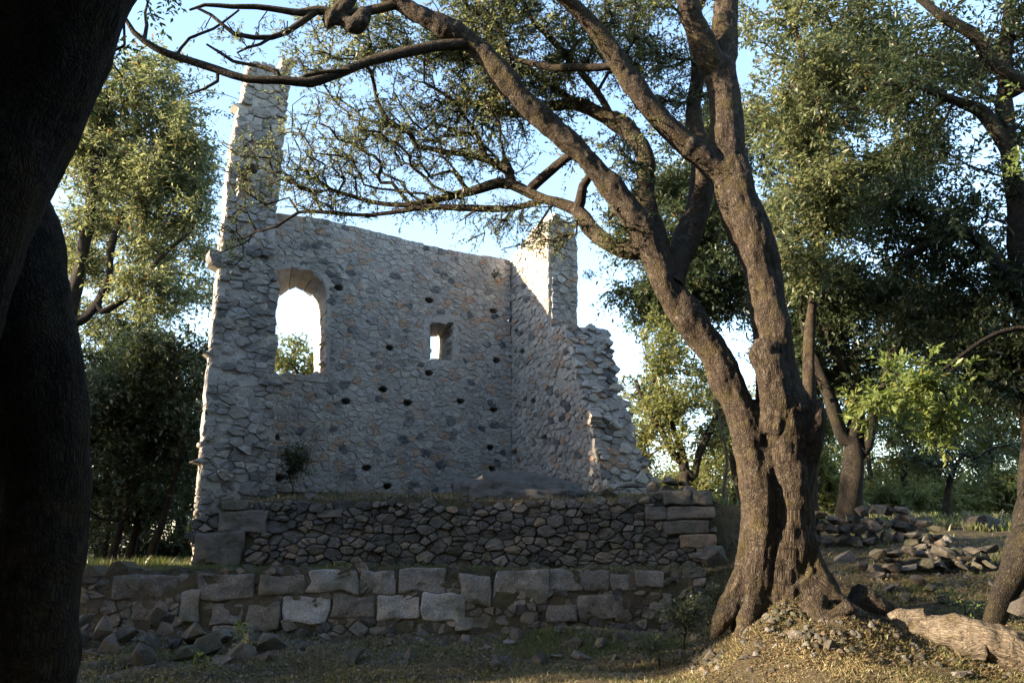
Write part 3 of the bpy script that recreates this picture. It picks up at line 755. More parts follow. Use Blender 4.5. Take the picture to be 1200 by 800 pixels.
def leaf_mesh(name, centers, dirs, rg, mat, org, per=40, sig=.22, size=.07, wid=.4, droop=.1, twigs=None):
    """little folded leaves around every twig tip, tips pointing outward"""
    k = len(centers); m = max(2, per//11); q = max(3, per//m); n = k*m*q; LEAVES[0] += n
    C = np.repeat(centers, m, 0); D = np.repeat(dirs, m, 0); K = k*m
    sd = D*.75+rg.normal(0, .75, (K, 3)); sd[:, 2] -= droop; sd /= np.linalg.norm(sd, axis=1)[:, None]
    B = C-D*(rg.random(K)*sig*1.3)[:, None]+rg.normal(0, .16, (K, 3))*sig; Ls = sig*(.9+1.1*rg.random(K))
    c = np.repeat(B, q, 0); d = np.repeat(sd, q, 0); t = np.tile((np.arange(q)+.6)/q, K)*np.repeat(Ls, q)+rg.normal(0, .012, n)
    sag = np.repeat(rg.random(K)*.25, q)*t*t/max(sig, .1)
    pos = c+d*t[:, None]; pos[:, 2] -= sag
    up0 = rg.normal(0, .5, (n, 3)); up0[:, 2] += 1; side = np.cross(d, up0); side /= np.linalg.norm(side, axis=1)[:, None]+1e-9
    sg = np.where(np.arange(n) % 2 == 0, 1., -1.)[:, None]
    ld = d*.75+side*sg*.8+rg.normal(0, .28, (n, 3)); ld[:, 2] -= droop*.5; ld /= np.linalg.norm(ld, axis=1)[:, None]
    up = rg.normal(0, .45, (n, 3)); up[:, 2] += .9; wv = np.cross(ld, up); wv /= np.linalg.norm(wv, axis=1)[:, None]+1e-9; nn = np.cross(wv, ld)
    s = size*(.45+.85*rg.random(n)); s = s[:, None]
    v0 = pos; v1 = pos+ld*s*.5+wv*s*wid*.5+nn*s*.07; v2 = pos+ld*s-nn*s*.05; v3 = pos+ld*s*.5-wv*s*wid*.5+nn*s*.07
    V = np.stack([v0, v1, v2, v3], 1).reshape(-1, 3)-np.array(org)
    I = np.arange(n)*4; F = np.concatenate([np.stack([I, I+1, I+2], 1), np.stack([I, I+2, I+3], 1)])
    ti = np.clip(.45+np.repeat(rg.normal(0, .13, k), m*q)+np.repeat(rg.normal(0, .10, K), q)+rg.normal(0, .10, n)+(rg.random(n) > .978)*.5, 0, 1)
    if twigs is not None: twigs.append((B, B+sd*Ls[:, None]-np.column_stack([np.zeros(K), np.zeros(K), .12*Ls]), C-D*.05))
    return mesh_np(name, V, F, mat, False, tint=np.repeat(ti, 4))
def twig_mesh(name, segs, mat, org, r=.0035):
    """hair-thin twigs that carry the leaves: three-sided, tapering to a point"""
    A = np.concatenate([s_[0] for s_ in segs]+[s_[2] for s_ in segs]); B = np.concatenate([s_[1] for s_ in segs]+[s_[0] for s_ in segs]); n = len(A)
    d = B-A; d /= np.linalg.norm(d, axis=1)[:, None]+1e-9; x = np.cross(d, np.array((.3, .5, .8))); x /= np.linalg.norm(x, axis=1)[:, None]+1e-9; y = np.cross(d, x)
    V = np.stack([A+r*x, A+r*(-.5*x+.87*y), A+r*(-.5*x-.87*y), B], 1).reshape(-1, 3)-np.array(org); I = np.arange(n)*4
    F = np.concatenate([np.stack([I, I+1, I+3], 1), np.stack([I+1, I+2, I+3], 1), np.stack([I+2, I, I+3], 1)])
    return mesh_np(name, V, F, mat, True, extra=V*1.)
def tips_dirs(sk, tips):
    c = np.array([sk.p[i] for i in tips]); d = np.array([sk.p[i]-sk.p[sk.par[i]] for i in tips]); d /= np.linalg.norm(d, axis=1)[:, None]+1e-9; return c, d
CLUMP = 9
def blob(px, py, Y, rx, ry, dep, n, rg, hollow=.0, minr=0.):
    """points spread through an ellipsoid whose outline is given in picture units at distance Y"""
    c = P(px, py, Y); s = depth_of(c)/FPX; out = []; k = max(2, n//CLUMP); sg = np.array((.16*min(2.2, rx*s), .16*min(2., dep)+.05, .085*min(2., ry*s)))*1.35
    if n > 24:
        cs = []
        while len(cs) < k:
            v = rg.normal(0, 1, 3); v /= np.linalg.norm(v); v *= rg.random()**(1/2.6); cs.append(c+v*np.array((rx*s, dep, ry*s))*.92)
        for i in range(n): out.append(cs[i % k]+rg.normal(0, 1, 3)*sg)
        return out
    while len(out) < n:
        v = rg.normal(0, 1, 3); v /= np.linalg.norm(v); v *= rg.random()**(1/3.) if rg.random() > hollow else .75+.25*rg.random()
        out.append(c+v*np.array((rx*s, dep, ry*s)))
    return out
def px_limb(rows, rscale=1.):
    """(px, py, Y, radius in picture units) rows to points with a radius in metres"""
    out = []
    for px, py, Y, r in rows:
        p = P(px, py, Y); out.append((*p, r*depth_of(p)/FPX*rscale))
    return out
def make_tree(name, label, cat, base, limbs, blobs, rg, bark, leaf, per=40, sig=.25, size=.08, wid=.4, step=.5, cost=.12, group=None, tip=.009, droop=.1, wig=.07, base_r=None):
    """limbs: lists of (x,y,z,r); the first is the trunk from the ground; the others start from the nearest wood"""
    o = thing(name, label, cat, base, group); sk = Skel()
    for k, L in enumerate(limbs):
        if k == 0: sk.limb(L, -1, step*.8)
        else: sk.limb(L, sk.nearest(L[0][:3]), step*.8)
    t = [p for b in blobs for p in blob(*b, rg)] if not isinstance(blobs, np.ndarray) else blobs
    st = 2 if len(sk.p) > 6 else 1
    tips = sk.grow(t, rg, step, cost, start=st, wig=wig); sk.radii(tip)
    link('trunk', wood_mesh('trunk', sk, bark, base, lump=.2), o)
    c, d = tips_dirs(sk, tips)
    link('crown', leaf_mesh('crown', c, d, rg, leaf, base, per, sig, size, wid, droop), o)
    return o
def copy_tree(o, loc, rz=0., sc=1., label=None, group=None):
    c = o.copy(); COL.objects.link(c); c.location = loc; c.rotation_euler = (0, 0, rz); c.scale = sc if hasattr(sc, '__len__') else (sc,)*3
    if label: c['label'] = label
    if group: c['group'] = group
    for ch in o.children:
        k = ch.copy(); COL.objects.link(k); k.parent = c
    return c

# ------------------------------------------------------------------ the great old tree
rg = np.random.default_rng(101)
MB_ = P(912, 700, 10.0); MB_[2] = h(MB_[0], MB_[1])
main = thing('old_evergreen_tree', 'massive old tree with forked mossy trunk and sprawling bare limbs beside the ruin', 'tree', MB_)
sk = Skel()
right = sk.limb(px_limb(rscale=.9, rows=[(918, 735, 9.95, 50), (917, 700, 9.95, 46), (919, 655, 9.95, 42), (920, 610, 9.95, 37), (920, 560, 9.95, 36), (921, 515, 9.95, 38), (921, 483, 9.95, 38), (912, 455, 9.95, 31), (907, 425, 9.95, 25), (904, 400, 9.95, 24), (903, 372, 9.95, 23), (897, 340, 9.97, 24), (890, 308, 10, 26), (879, 275, 10, 27), (866, 243, 10, 26), (857, 210, 10, 25), (852, 175, 10, 22.5), (851, 140, 10, 21), (848, 110, 10, 21), (843, 85, 10, 19)]), -1, .22)
fk = sk.nearest(P(844, 88, 10))
fa = sk.limb(px_limb([(832, 70, 9.9, 16), (820, 45, 9.8, 14.5), (810, 20, 9.7, 13.5), (806, -8, 9.6, 13), (815, -50, 9.5, 11), (800, -100, 9.4, 9)]), fk, .25)
fb_ = sk.limb(px_limb([(850, 60, 10.1, 15), (849, 30, 10.15, 14.5), (850, 0, 10.2, 14), (858, -50, 10.2, 12), (850, -110, 10.2, 9)]), fk, .25)
# second stem and the long limb across the picture
lb = sk.limb(px_limb(rscale=.9, rows=[(880, 740, 9.8, 26), (882, 690, 9.8, 26), (886, 645, 9.8, 24), (890, 600, 9.8, 24), (887, 560, 9.85, 23), (882, 525, 9.9, 23), (875, 498, 9.9, 22), (862, 466, 9.9, 21), (845, 432, 9.88, 20.5), (824, 398, 9.86, 20), (803, 368, 9.84, 20), (785, 338, 9.82, 20), (772, 308, 9.8, 19.5), (757, 277, 9.78, 18), (728, 232, 9.72, 16.5), (692, 192, 9.66, 15.5), (650, 151, 9.6, 14.5), (611, 115, 9.5, 14.5), (579, 78, 9.45, 14), (551, 49, 9.4, 14), (515, 29, 9.3, 12.5), (482, 12, 9.25, 11.5), (455, -5, 9.2, 10.5), (420, -30, 9.1, 9.5), (380, -70, 9, 8)]), -1, .22)
LB = lambda px, py, Y: sk.nearest(P(px, py, Y), lb)
RT = lambda px, py, Y: sk.nearest(P(px, py, Y), right)
# swellings and roots on the bole
bole = []
MASS = [(925+rg.random()*105, 0, rg.normal(0, 14), 12+rg.random()*10, 9.5+rg.normal(0, .1), 7+rg.random()*6) for _ in range(22)]
MASS = [(x, 700+max(0, x-960)*.30+rg.random()*22 if x > 880 else 706+rg.random()*22, dx, dy, Y, r) for x, _, dx, dy, Y, r in MASS]
for rows in ([(948, 470, 9.8, 12), (952, 490, 9.8, 17), (950, 520, 9.8, 17), (944, 560, 9.85, 15), (940, 640, 9.85, 18), (960, 700, 9.7, 24)],
             [(900, 420, 9.7, 13), (904, 440, 9.7, 17), (908, 470, 9.72, 17), (905, 510, 9.75, 14)],
             [(897, 400, 9.72, 12), (893, 415, 9.72, 14), (899, 432, 9.72, 12)],
             [(940, 680, 9.75, 24), (968, 706, 9.65, 20), (1000, 726, 9.5, 16), (1026, 744, 9.4, 12), (1038, 762, 9.35, 8)],
             [(950, 705, 9.5, 20), (957, 734, 9.35, 14), (956, 756, 9.3, 9)],
             [(905, 690, 9.8, 20), (895, 716, 9.7, 13), (890, 742, 9.6, 8)],
             [(870, 672, 9.8, 14), (858, 702, 9.72, 13), (846, 728, 9.65, 9), (836, 748, 9.6, 5)], [(884, 700, 9.7, 13), (876, 726, 9.58, 11), (866, 750, 9.45, 7)], [(925, 690, 9.7, 15), (928, 720, 9.55, 12), (922, 748, 9.4, 8)],
             *[[(x0, y0, Y0, r0), (x0+dx, y0+dy, Y0-.06, r0*1.1), (x0+2*dx, y0+1.6*dy, Y0-.14, r0*.7)] for x0, y0, dx, dy, Y0, r0 in MASS],
             [(1000, 700, 9.8, 20), (1030, 716, 9.8, 16), (1062, 730, 9.75, 10)]):
    b_ = Skel(); b_.limb(px_limb(rows), -1, .15); bole.append(b_)
# named limbs that carry twigs
A1 = sk.limb(px_limb([(832, 190, 9.98, 15), (808, 172, 9.9, 14), (784, 150, 9.85, 12.5), (753, 115, 9.8, 12), (726, 74, 9.7, 11), (704, 42, 9.6, 10), (680, 15, 9.5, 9), (662, -3, 9.4, 8.5), (630, -30, 9.2, 7)]), RT(853, 210, 10), .25)
B1 = sk.limb(px_limb([(771, 275, 10.1, 11), (758, 240, 10.3, 10.5), (757, 205, 10.4, 10), (757, 190, 10.45, 10), (750, 170, 10.5, 10), (730, 148, 10.6, 9.5), (704, 134, 10.7, 8.5), (676, 123, 10.8, 7), (637, 126, 11, 6), (602, 133, 11.2, 5), (567, 123, 11.3, 3.5), (530, 118, 11.4, 2.5)]), LB(776, 318, 9.8), .25)
C1 = sk.limb(px_limb([(797, 300, 10.1, 14), (806, 278, 10.3, 14), (819, 240, 10.5, 13), (822, 205, 10.6, 12), (820, 172, 10.7, 11), (812, 130, 10.9, 9), (818, 80, 11, 7), (806, 30, 11.1, 5)]), LB(786, 335, 9.8), .25)
D1 = sk.limb(px_limb([(735, 294, 10, 10), (712, 284, 10.2, 9.5), (692, 268, 10.4, 9), (676, 246, 10.6, 8.5), (655, 238, 10.7, 6.5), (640, 234, 10.8, 6), (620, 226, 10.9, 6.5), (600, 216, 11, 6.2), (585, 214, 11, 6), (565, 220, 11.05, 5.5), (550, 225, 11.1, 5), (515, 233, 11.2, 4.2), (480, 240, 11.3, 3.5), (443, 238, 11.4, 2.8), (410, 229, 11.5, 2.3), (387, 222, 11.6, 2)]), LB(764, 292, 9.8), .2)
D2 = sk.limb(px_limb([(680, 236, 10.55, 7), (683, 218, 10.5, 6), (690, 208, 10.45, 5), (699, 201, 10.4, 4.5)]), sk.nearest(P(677, 247, 10.6), D1), .15)
D3 = sk.limb(px_limb([(600, 244, 10.95, 4), (560, 244, 11, 4), (500, 243, 11.1, 3.5), (460, 249, 11.2, 2.8), (425, 252, 11.3, 2.4), (385, 249, 11.4, 2.2), (350, 249, 11.5, 2), (325, 265, 11.5, 1.6), (300, 271, 11.6, 1.2)]), sk.nearest(P(640, 236, 10.8), D1), .2)
D4 = sk.limb(px_limb([(625, 218, 10.9, 6), (642, 203, 10.8, 6), (660, 188, 10.6, 5.5), (676, 177, 10.6, 5)]), sk.nearest(P(618, 225, 10.9), D1), .2)
L1 = sk.limb(px_limb([(540, 52, 9.35, 7.5), (518, 53, 9.3, 7), (472, 62, 9.2, 6.2), (430, 73, 9.15, 5.6), (408, 82, 9.1, 5.4), (386, 90, 9.05, 5.6), (364, 97, 9, 5.8), (329, 94, 8.95, 5.2), (290, 93, 8.9, 4.8), (255, 82, 8.85, 4.5), (227, 73, 8.8, 4.4), (185, 58, 8.7, 4.2), (157, 38, 8.6, 3.2), (147, 22, 8.55, 2.4), (138, 5, 8.5, 1.5)]), LB(558, 55, 9.4), .2)
l1 = lambda px, py: sk.nearest(P(px, py, 9), L1)
for rows, at in (([(360, 88, 9, 3), (385, 84, 9, 2.8), (410, 82, 9.05, 2)], (340, 95)),
                 ([(325, 84, 8.9, 2.8), (300, 77, 8.9, 2.4), (273, 72, 8.9, 2.2), (258, 62, 8.85, 1.8), (242, 52, 8.8, 1.2)], (335, 95)),
                 ([(255, 95, 8.85, 2.2), (240, 104, 8.8, 1.6), (220, 111, 8.8, 1)], (262, 86)),
                 ([(172, 30, 8.6, 2.4), (170, 15, 8.6, 1.8), (176, -5, 8.6, 1.2)], (178, 53)),
                 ([(222, 45, 8.75, 1.8), (250, 34, 8.8, 1.6), (280, 12, 8.9, 1.2)], (205, 64))):
    sk.limb(px_limb(rows), l1(*at), .15)
# the burr and the thin branches that run left along the top edge
E1 = sk.limb(px_limb([(420, 16, 9.2, 6), (405, 17, 9.15, 5.5), (372, 12, 9.1, 5), (352, 15, 9.05, 4), (330, 12, 9, 3.6), (300, 8, 8.95, 3.4), (272, 8, 8.9, 3), (240, 6, 8.85, 2.2), (222, 12, 8.8, 1.4)]), LB(470, 6, 9.2), .2)
E2 = sk.limb(px_limb([(355, 25, 9.05, 4), (336, 38, 9, 3.6), (318, 44, 8.95, 3.3), (297, 44, 8.9, 3), (275, 40, 8.85, 2.8), (262, 30, 8.8, 2.4), (248, 18, 8.8, 2), (232, 10, 8.75, 1.6)]), sk.nearest(P(368, 16, 9.1), E1), .2)
E3 = sk.limb(px_limb([(305, 52, 8.9, 1.8), (290, 56, 8.9, 1.6), (278, 62, 8.9, 1.2)]), sk.nearest(P(310, 45, 8.95), E2), .15)
for rows in ([(412, -4, 9.2, 9), (400, 10, 9.15, 11), (388, 24, 9.1, 10), (380, 33, 9.1, 5)], [(398, 22, 9.15, 9), (412, 31, 9.15, 9), (424, 24, 9.15, 8), (428, 12, 9.15, 5)], [(384, 10, 9.1, 7), (381, 26, 9.1, 7)]):
    b_ = Skel(); b_.limb(px_limb(rows), -1, .1); b_.r = np.array(b_.fix); bole.append(b_)
# twiggy cross branches behind the limb
F1 = sk.limb(px_limb([(716, 78, 9.75, 4.5), (690, 80, 9.8, 4.6), (676, 79, 9.85, 4.5), (650, 80, 9.9, 4.2), (637, 77, 9.95, 4), (618, 73, 10, 3.6), (600, 68, 10, 3.3), (588, 40, 10.1, 2.8), (575, 22, 10.1, 2.4), (552, 14, 10.1, 2)]), sk.nearest(P(727, 76, 9.7), A1), .2)
G1 = sk.limb(px_limb([(711, 126, 10.6, 4), (700, 108, 10.5, 4), (686, 91, 10.4, 4), (668, 68, 10.3, 3.8), (655, 56, 10.2, 3.6), (640, 40, 10.1, 3.4), (627, 28, 10, 3), (610, -5, 9.9, 2.6)]), sk.nearest(P(715, 140, 10.65), B1), .2)
G2 = sk.limb(px_limb([(660, 110, 10.8, 3.6), (635, 92, 10.8, 3.4), (610, 80, 10.8, 3.2), (585, 72, 10.8, 2.8), (560, 74, 10.8, 2.2), (530, 70, 10.9, 1.6)]), sk.nearest(P(690, 128, 10.75), B1), .2)
# feathery sprays and the crown over the top edge: reached from the limbs
start = len(right)+len(lb)
spr = []
for b in [(430, 160, 11.3, 105, 70, .8, 340), (520, 150, 11.2, 85, 65, .7, 200), (360, 195, 11.5, 50, 60, .5, 90), (430, 235, 11.3, 100, 26, .5, 80), (300, 200, 11.4, 36, 70, .5, 60), (268, 280, 11.4, 28, 32, .4, 24), (540, 225, 11, 60, 30, .5, 40),
          (590, 255, 10.9, 50, 38, .4, 70), (650, 275, 10.6, 38, 32, .4, 36), (560, 190, 11, 70, 30, .6, 60), (300, 45, 8.9, 70, 30, .3, 16)]:
    CLUMP = 4; spr += blob(*b, rg); CLUMP = 8
top = []
for b in [(610, 30, 10.4, 120, 55, 1.2, 230), (720, 40, 10.6, 80, 60, 1.0, 130), (560, 95, 11, 75, 55, .8, 150), (470, 40, 10.8, 90, 45, .8, 150), (640, 110, 11, 70, 50, .8, 110), (390, 50, 10.5, 60, 40, .6, 50), (780, 110, 10.8, 55, 80, .8, 60), (700, 190, 10.8, 50, 60, .6, 30), (760, 60, 10.9, 70, 60, .8, 70), (540, 35, 10.9, 90, 40, .9, 60), (640, -60, 10, 200, 60, 1.5, 70), (860, -70, 10.3, 130, 60, 1.3, 60),
          (450, -250, 10.3, 330, 130, 2.2, 110), (850, -260, 10.5, 330, 140, 2.4, 130),
          (400, -60, 9.4, 140, 50, 1, 30), (745, 180, 9.9, 22, 60, .25, 22), (725, 260, 9.8, 30, 40, .25, 16)]:
    top += blob(*b, rg)
tips1 = sk.grow(spr, rg, .28, .22, start=start, bend=.5, wig=.06)
tips2 = sk.grow(top, rg, .32, .10, start=start, bend=.5, wig=.08)
sk.radii(.0075, 2.35)
def fused(name, sks, org, mat, voxel, amp):
    """thick wood: tubes run together into one skin, then knotted by noise"""
    VV, FF = [], []; n = 0; segs = []
    for s_ in sks:
        for c in s_.chains():
            path = np.array([s_.p[i] for i in c]); rad = np.array([s_.r[i] for i in c]); V, F, _ = tube_np(path, rad, 18, lump=.07, seed=c[0]*.7)
            nn = len(V); caps = [tuple(range(17, -1, -1)), tuple(range(nn-18, nn))]
            VV.append(V); FF += [tuple(f+n) for f in F] + [tuple(np.array(k)+n) for k in caps]; n += nn
            for i in range(len(c)-1): segs.append((path[i], path[i+1], s_.len[c[i]], rad[i]))
    me = bpy.data.meshes.new(name); me.from_pydata([tuple(v) for v in np.concatenate(VV)], [], [[int(i) for i in f] for f in FF]); me.update()
    tmp = bpy.data.objects.new(name, me); COL.objects.link(tmp)
    md = tmp.modifiers.new('r', 'REMESH'); md.mode = 'VOXEL'; md.voxel_size = voxel; md.use_smooth_shade = True
    sm = tmp.modifiers.new('s', 'SMOOTH'); sm.factor = .5; sm.iterations = 4
    dg = bpy.context.evaluated_depsgraph_get(); me2 = bpy.data.meshes.new_from_object(tmp.evaluated_get(dg)); bpy.data.objects.remove(tmp); bpy.data.meshes.remove(me)
    nv = len(me2.vertices); V = np.empty(nv*3, np.float32); me2.vertices.foreach_get('co', V); V = V.reshape(-1, 3).astype(float)
    N = np.empty(nv*3, np.float32); me2.vertices.foreach_get('normal', N); N = N.reshape(-1, 3)
    A = np.array([s_[0] for s_ in segs]); B = np.array([s_[1] for s_ in segs]); L0 = np.array([s_[2] for s_ in segs]); Rr = np.array([s_[3] for s_ in segs])
    bc = np.zeros((nv, 3))
    for i0 in range(0, nv, 4000):
        Q = V[i0:i0+4000]; AB = B-A; t = np.clip(((Q[:, None]-A)*AB).sum(-1)/((AB**2).sum(-1)+1e-9), 0, 1); D = Q[:, None]-(A+AB*t[..., None]); d = np.linalg.norm(D, axis=-1)-Rr; j = d.argmin(1); k = np.arange(len(Q))
        ln = np.linalg.norm(AB, axis=1); tt = ln[j]*t[k, j]+L0[j]; ax = AB[j]/ln[j][:, None]; dd = D[k, j]
        ref = np.where(np.abs(ax[:, 2:3]) > .85, np.array((1., 0, 0)), np.array((0, 0, 1.))); x = np.cross(ax, ref); x /= np.linalg.norm(x, axis=1)[:, None]; y = np.cross(ax, x)
        bc[i0:i0+4000] = np.stack([(dd*x).sum(1), (dd*y).sum(1), tt], 1)
    off = np.array([noise.fractal(Vector((v[0]*2.6, v[1]*2.6, v[2]*1.7)), 1., 2., 5) for v in V])
    fine = np.array([noise.noise(Vector((b[0]*22+v[0]*6, b[1]*22+v[1]*6, v[2]*5))) for v, b in zip(V, bc)])
    rid = np.array([noise.ridged_multi_fractal(Vector((b[0]*9+3, b[1]*9, b[2]*2.2)), 1., 2., 4, 1., 2.) for b in bc])
    V = V + N*(off*amp+fine*amp*.25+(rid-1.2)*amp*.17)[:, None] - np.array(org)
    me2.vertices.foreach_set('co', V.astype(np.float32).ravel()); a = me2.attributes.new('bark_co', 'FLOAT_VECTOR', 'POINT'); a.data.foreach_set('vector', bc.astype(np.float32).ravel())
    me2.materials.clear(); me2.materials.append(mat); me2.polygons.foreach_set('use_smooth', np.ones(len(me2.polygons), bool)); me2.name = name; me2.update(); return me2
def sub_skel(idx, first=None):
    s2 = Skel(); mp = {}
    for i in idx:
        mp[i] = s2.add(sk.p[i], mp.get(sk.par[i], -1), sk.r[i])
    s2.r = np.array(s2.fix); return s2
for b_ in bole: b_.r = np.array(b_.fix)
thick = set(right) | set(lb) | set(fa) | set(fb_)
trunk_sk = [sub_skel(right), sub_skel(lb)]
def chain_of(ids): return sub_skel([sk.par[ids[0]]]+ids)
for ids in (fa, fb_): trunk_sk.append(chain_of(ids))
for ids in (A1, B1, C1): trunk_sk.append(chain_of(ids[:max(5, int(len(ids)*.7))]))
for s_ in trunk_sk: s_.r = np.array(s_.fix)
link('trunk', fused('trunk', trunk_sk+bole, MB_, M['bark'], .02, .045), main)
used = set()
for ids in ((right), (lb)): used |= set(ids)
def limbs_of(S, skip, parent, org, mat, rmin=.02, most=60):
    """each branch one can tell apart is a part; the fine wood stays together"""
    ch = [c for c in S.chains() if c[1] not in skip]
    big = sorted([c for c in ch if max(S.r[i] for i in c[1:]) > rmin and S.len[c[-1]]-S.len[c[0]] > .5], key=lambda c: -max(S.r[i] for i in c[1:]))[:most]; ids = {c[1] for c in big}
    for c in big:
        V, F, C = wood_arrays(S, sel=lambda q, k=c[1]: q[1] == k); link('branch', mesh_np('branch', V-org, F, mat, True, extra=C), parent)
    if len(big) < len(ch):
        V, F, C = wood_arrays(S, sel=lambda q: q[1] not in skip and q[1] not in ids); o = link('fine_branches', mesh_np('fine_branches', V-org, F, mat, True, extra=C), parent); o['kind'] = 'stuff'
limbs_of(sk, thick, main, MB_, M['bark'])
c, d = tips_dirs(sk, tips1)
TW = []
link('crown', leaf_mesh('crown', c, d, rg, M['leaf_olive'], MB_, 24, .17, .058, .34, .1, TW), main)
c, d = tips_dirs(sk, tips2)
link('upper_crown', leaf_mesh('upper_crown', c, d, rg, M['leaf_olive'], MB_, 50, .21, .068, .36, .1, TW), main)
o = link('twigs', twig_mesh('twigs', TW, M['bark'], MB_, .0048), main); o['kind'] = 'stuff'
# ------------------------------------------------------------------ dark tree close by
rg = np.random.default_rng(55)
def base_at(px, py, Y):
    p = P(px, py, Y); p[2] = h(p[0], p[1]); return p
DB = np.array((-2.55, 4.05, h(-2.55, 4.05)))
near = thing('dark_leaning_tree', 'dark thick double stemmed tree in deep shade, one stem leaning over the other', 'tree', DB)
ns = Skel()
n1 = ns.limb([(DB[0]-.2, DB[1], DB[2], .31), *px_limb([(32, 830, 4.15, 48), (33, 740, 4.1, 50), (40, 640, 4.1, 53), (45, 540, 4.1, 57), (38, 440, 4.1, 58), (22, 350, 4.15, 56), (5, 270, 4.2, 52), (-30, 180, 4.3, 46), (-90, 60, 4.5, 38), (-150, -80, 4.7, 28)])], -1, .16)
n2 = ns.limb([(-2.95, 3.6, h(-2.95, 3.6)-.1, .33), *px_limb([(-150, 500, 3.6, 80), (-80, 350, 3.55, 78), (-28, 220, 3.5, 75), (18, 125, 3.5, 74), (55, 45, 3.5, 73), (85, -20, 3.5, 68), (130, -130, 3.6, 58), (170, -260, 3.8, 42)])], -1, .16)
over = []  # crown kept out of view, widened and thickened to block sky light
for (x, y, z, rx, ry, rz, n) in [(-2.2, 3.6, 6.0, 2.8, 2.6, 1.0, 120), (-4.5, 2.5, 5.5, 2.5, 3, 1.4, 100), (-.5, 2.5, 6.6, 2.5, 2.5, .9, 70), (.5, 4.3, 8.6, 3.5, 2.2, .8, 110), (4.5, 3, 7.6, 2.8, 2.8, .9, 90), (-4, 5, 8.8, 2.5, 1.8, .8, 60)]:
    for k in range(n):
        v = rg.normal(0, 1, 3); v /= np.linalg.norm(v); v *= rg.random()**.4; over.append(np.array((x, y, z))+v*np.array((rx, ry, rz)))
over = [q for q in over if q[2] > 1.6 and (q[1] < .3 or (pix(q)[1] < -190 or pix(q)[0] < -190))]
sprig = blob(185, 4, 4.6, 38, 14, .2, 12, rg) + blob(140, 75, 4.2, 14, 30, .12, 7, rg) + blob(108, 120, 4.3, 12, 22, .1, 5, rg) + blob(8, 165, 3.9, 6, 10, .1, 2, rg)
t1 = ns.grow(over, rg, .5, .1, start=10); t2 = ns.grow(sprig, rg, .25, .05, start=10); ns.radii(.005, 2.3)
lt = [chain for chain in (n1, n2)]
def sub_of(S, ids):
    s2 = Skel(); mp = {}
    for i in ids: mp[i] = s2.add(S.p[i], mp.get(S.par[i], -1), S.r[i])
    s2.r = np.array(s2.fix); return s2
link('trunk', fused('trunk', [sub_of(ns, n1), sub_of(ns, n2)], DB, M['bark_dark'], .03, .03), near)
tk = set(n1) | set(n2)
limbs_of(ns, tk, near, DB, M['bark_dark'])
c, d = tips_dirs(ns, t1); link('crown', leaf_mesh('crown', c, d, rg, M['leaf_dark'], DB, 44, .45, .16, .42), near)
c, d = tips_dirs(ns, t2); link('foliage', leaf_mesh('foliage', c, d, rg, M['leaf_bright'], DB, 12, .07, .045, .42), near)

# ------------------------------------------------------------------ trees behind and around
def up_trunk(px, Y, pts, r0, r1, dx=0.):
    """trunk rows from the ground under pixel column px to picture points"""
    b = P(px, 600, Y); b[2] = h(b[0], b[1])-.1
    n = len(pts); rows = [(b[0], b[1], b[2], r0*1.35), (b[0], b[1], b[2]+.35, r0)]
    for k, (x, y, Yk) in enumerate(pts):
        q = P(x, y, Yk); rows.append((*q, r0+(r1-r0)*(k+1)/n))
    b[2] += .1; return b, rows
TREES = []
def bg_tree(name, label, px, Y, pts, r0, r1, blobs, bark, leaf, seed, extra=(), group=None, **kw):
    kw['per'] = int(kw.get('per', 40)*1.08) if kw.get('per', 40) > 30 else kw['per']; kw['size'] = kw['size']*1.4; b, rows = up_trunk(px, Y, pts, r0, r1); g = np.random.default_rng(seed)
    o = make_tree(name, label, 'tree', b, [rows]+[px_limb(e) for e in extra], blobs, g, M[bark], M[leaf], group=group, **kw); TREES.append(o); return o
# left, beyond the terrace
bg_tree('tall_evergreen_tree', 'second tall grey-green tree standing farther back between the dark trunk and the pier', 170, 28, [(172, 500, 28), (165, 380, 28), (172, 260, 28), (180, 160, 28)], .25, .06,
        [(130, 260, 28, 75, 90, 2, 150), (215, 320, 28, 40, 70, 1.5, 80), (200, 200, 28, 45, 70, 1.5, 80), (110, 150, 28, 60, 70, 1.8, 80), (150, 390, 28, 90, 45, 1.8, 130), (90, 360, 28, 40, 60, 1.5, 60)], 'bark_dark', 'leaf_olive', 250, per=70, sig=.5, size=.12)
bg_tree('tall_evergreen_tree', 'tall airy grey-green tree rising behind the leaning dark trunk', 88, 21, [(82, 480, 21), (80, 380, 21), (92, 320, 21), (103, 262, 21), (112, 190, 21), (125, 120, 21.2), (150, 70, 21.4)], .24, .06,
        [(150, 110, 21.5, 85, 75, 1.4, 190), (165, 200, 21.5, 80, 65, 1.4, 160), (220, 170, 21.5, 40, 70, 1.2, 80), (235, 260, 21.5, 22, 70, .9, 40), (110, 210, 21.5, 50, 60, 1.2, 70), (120, 290, 21.5, 62, 50, 1.3, 70), (205, 265, 21.5, 42, 60, 1.1, 70), (185, 350, 21, 52, 35, 1.2, 60), (85, 120, 21.3, 45, 80, 1.2, 70)], 'bark_dark', 'leaf_olive', 201,
        extra=[[(100, 372, 21, 5), (125, 335, 21, 5), (130, 290, 21, 4), (150, 240, 21, 3)], [(120, 365, 21, 4), (150, 345, 21, 3.5), (190, 300, 21, 2.5), (225, 270, 21, 1.5)]], per=75, sig=.38, size=.10, step=.5)
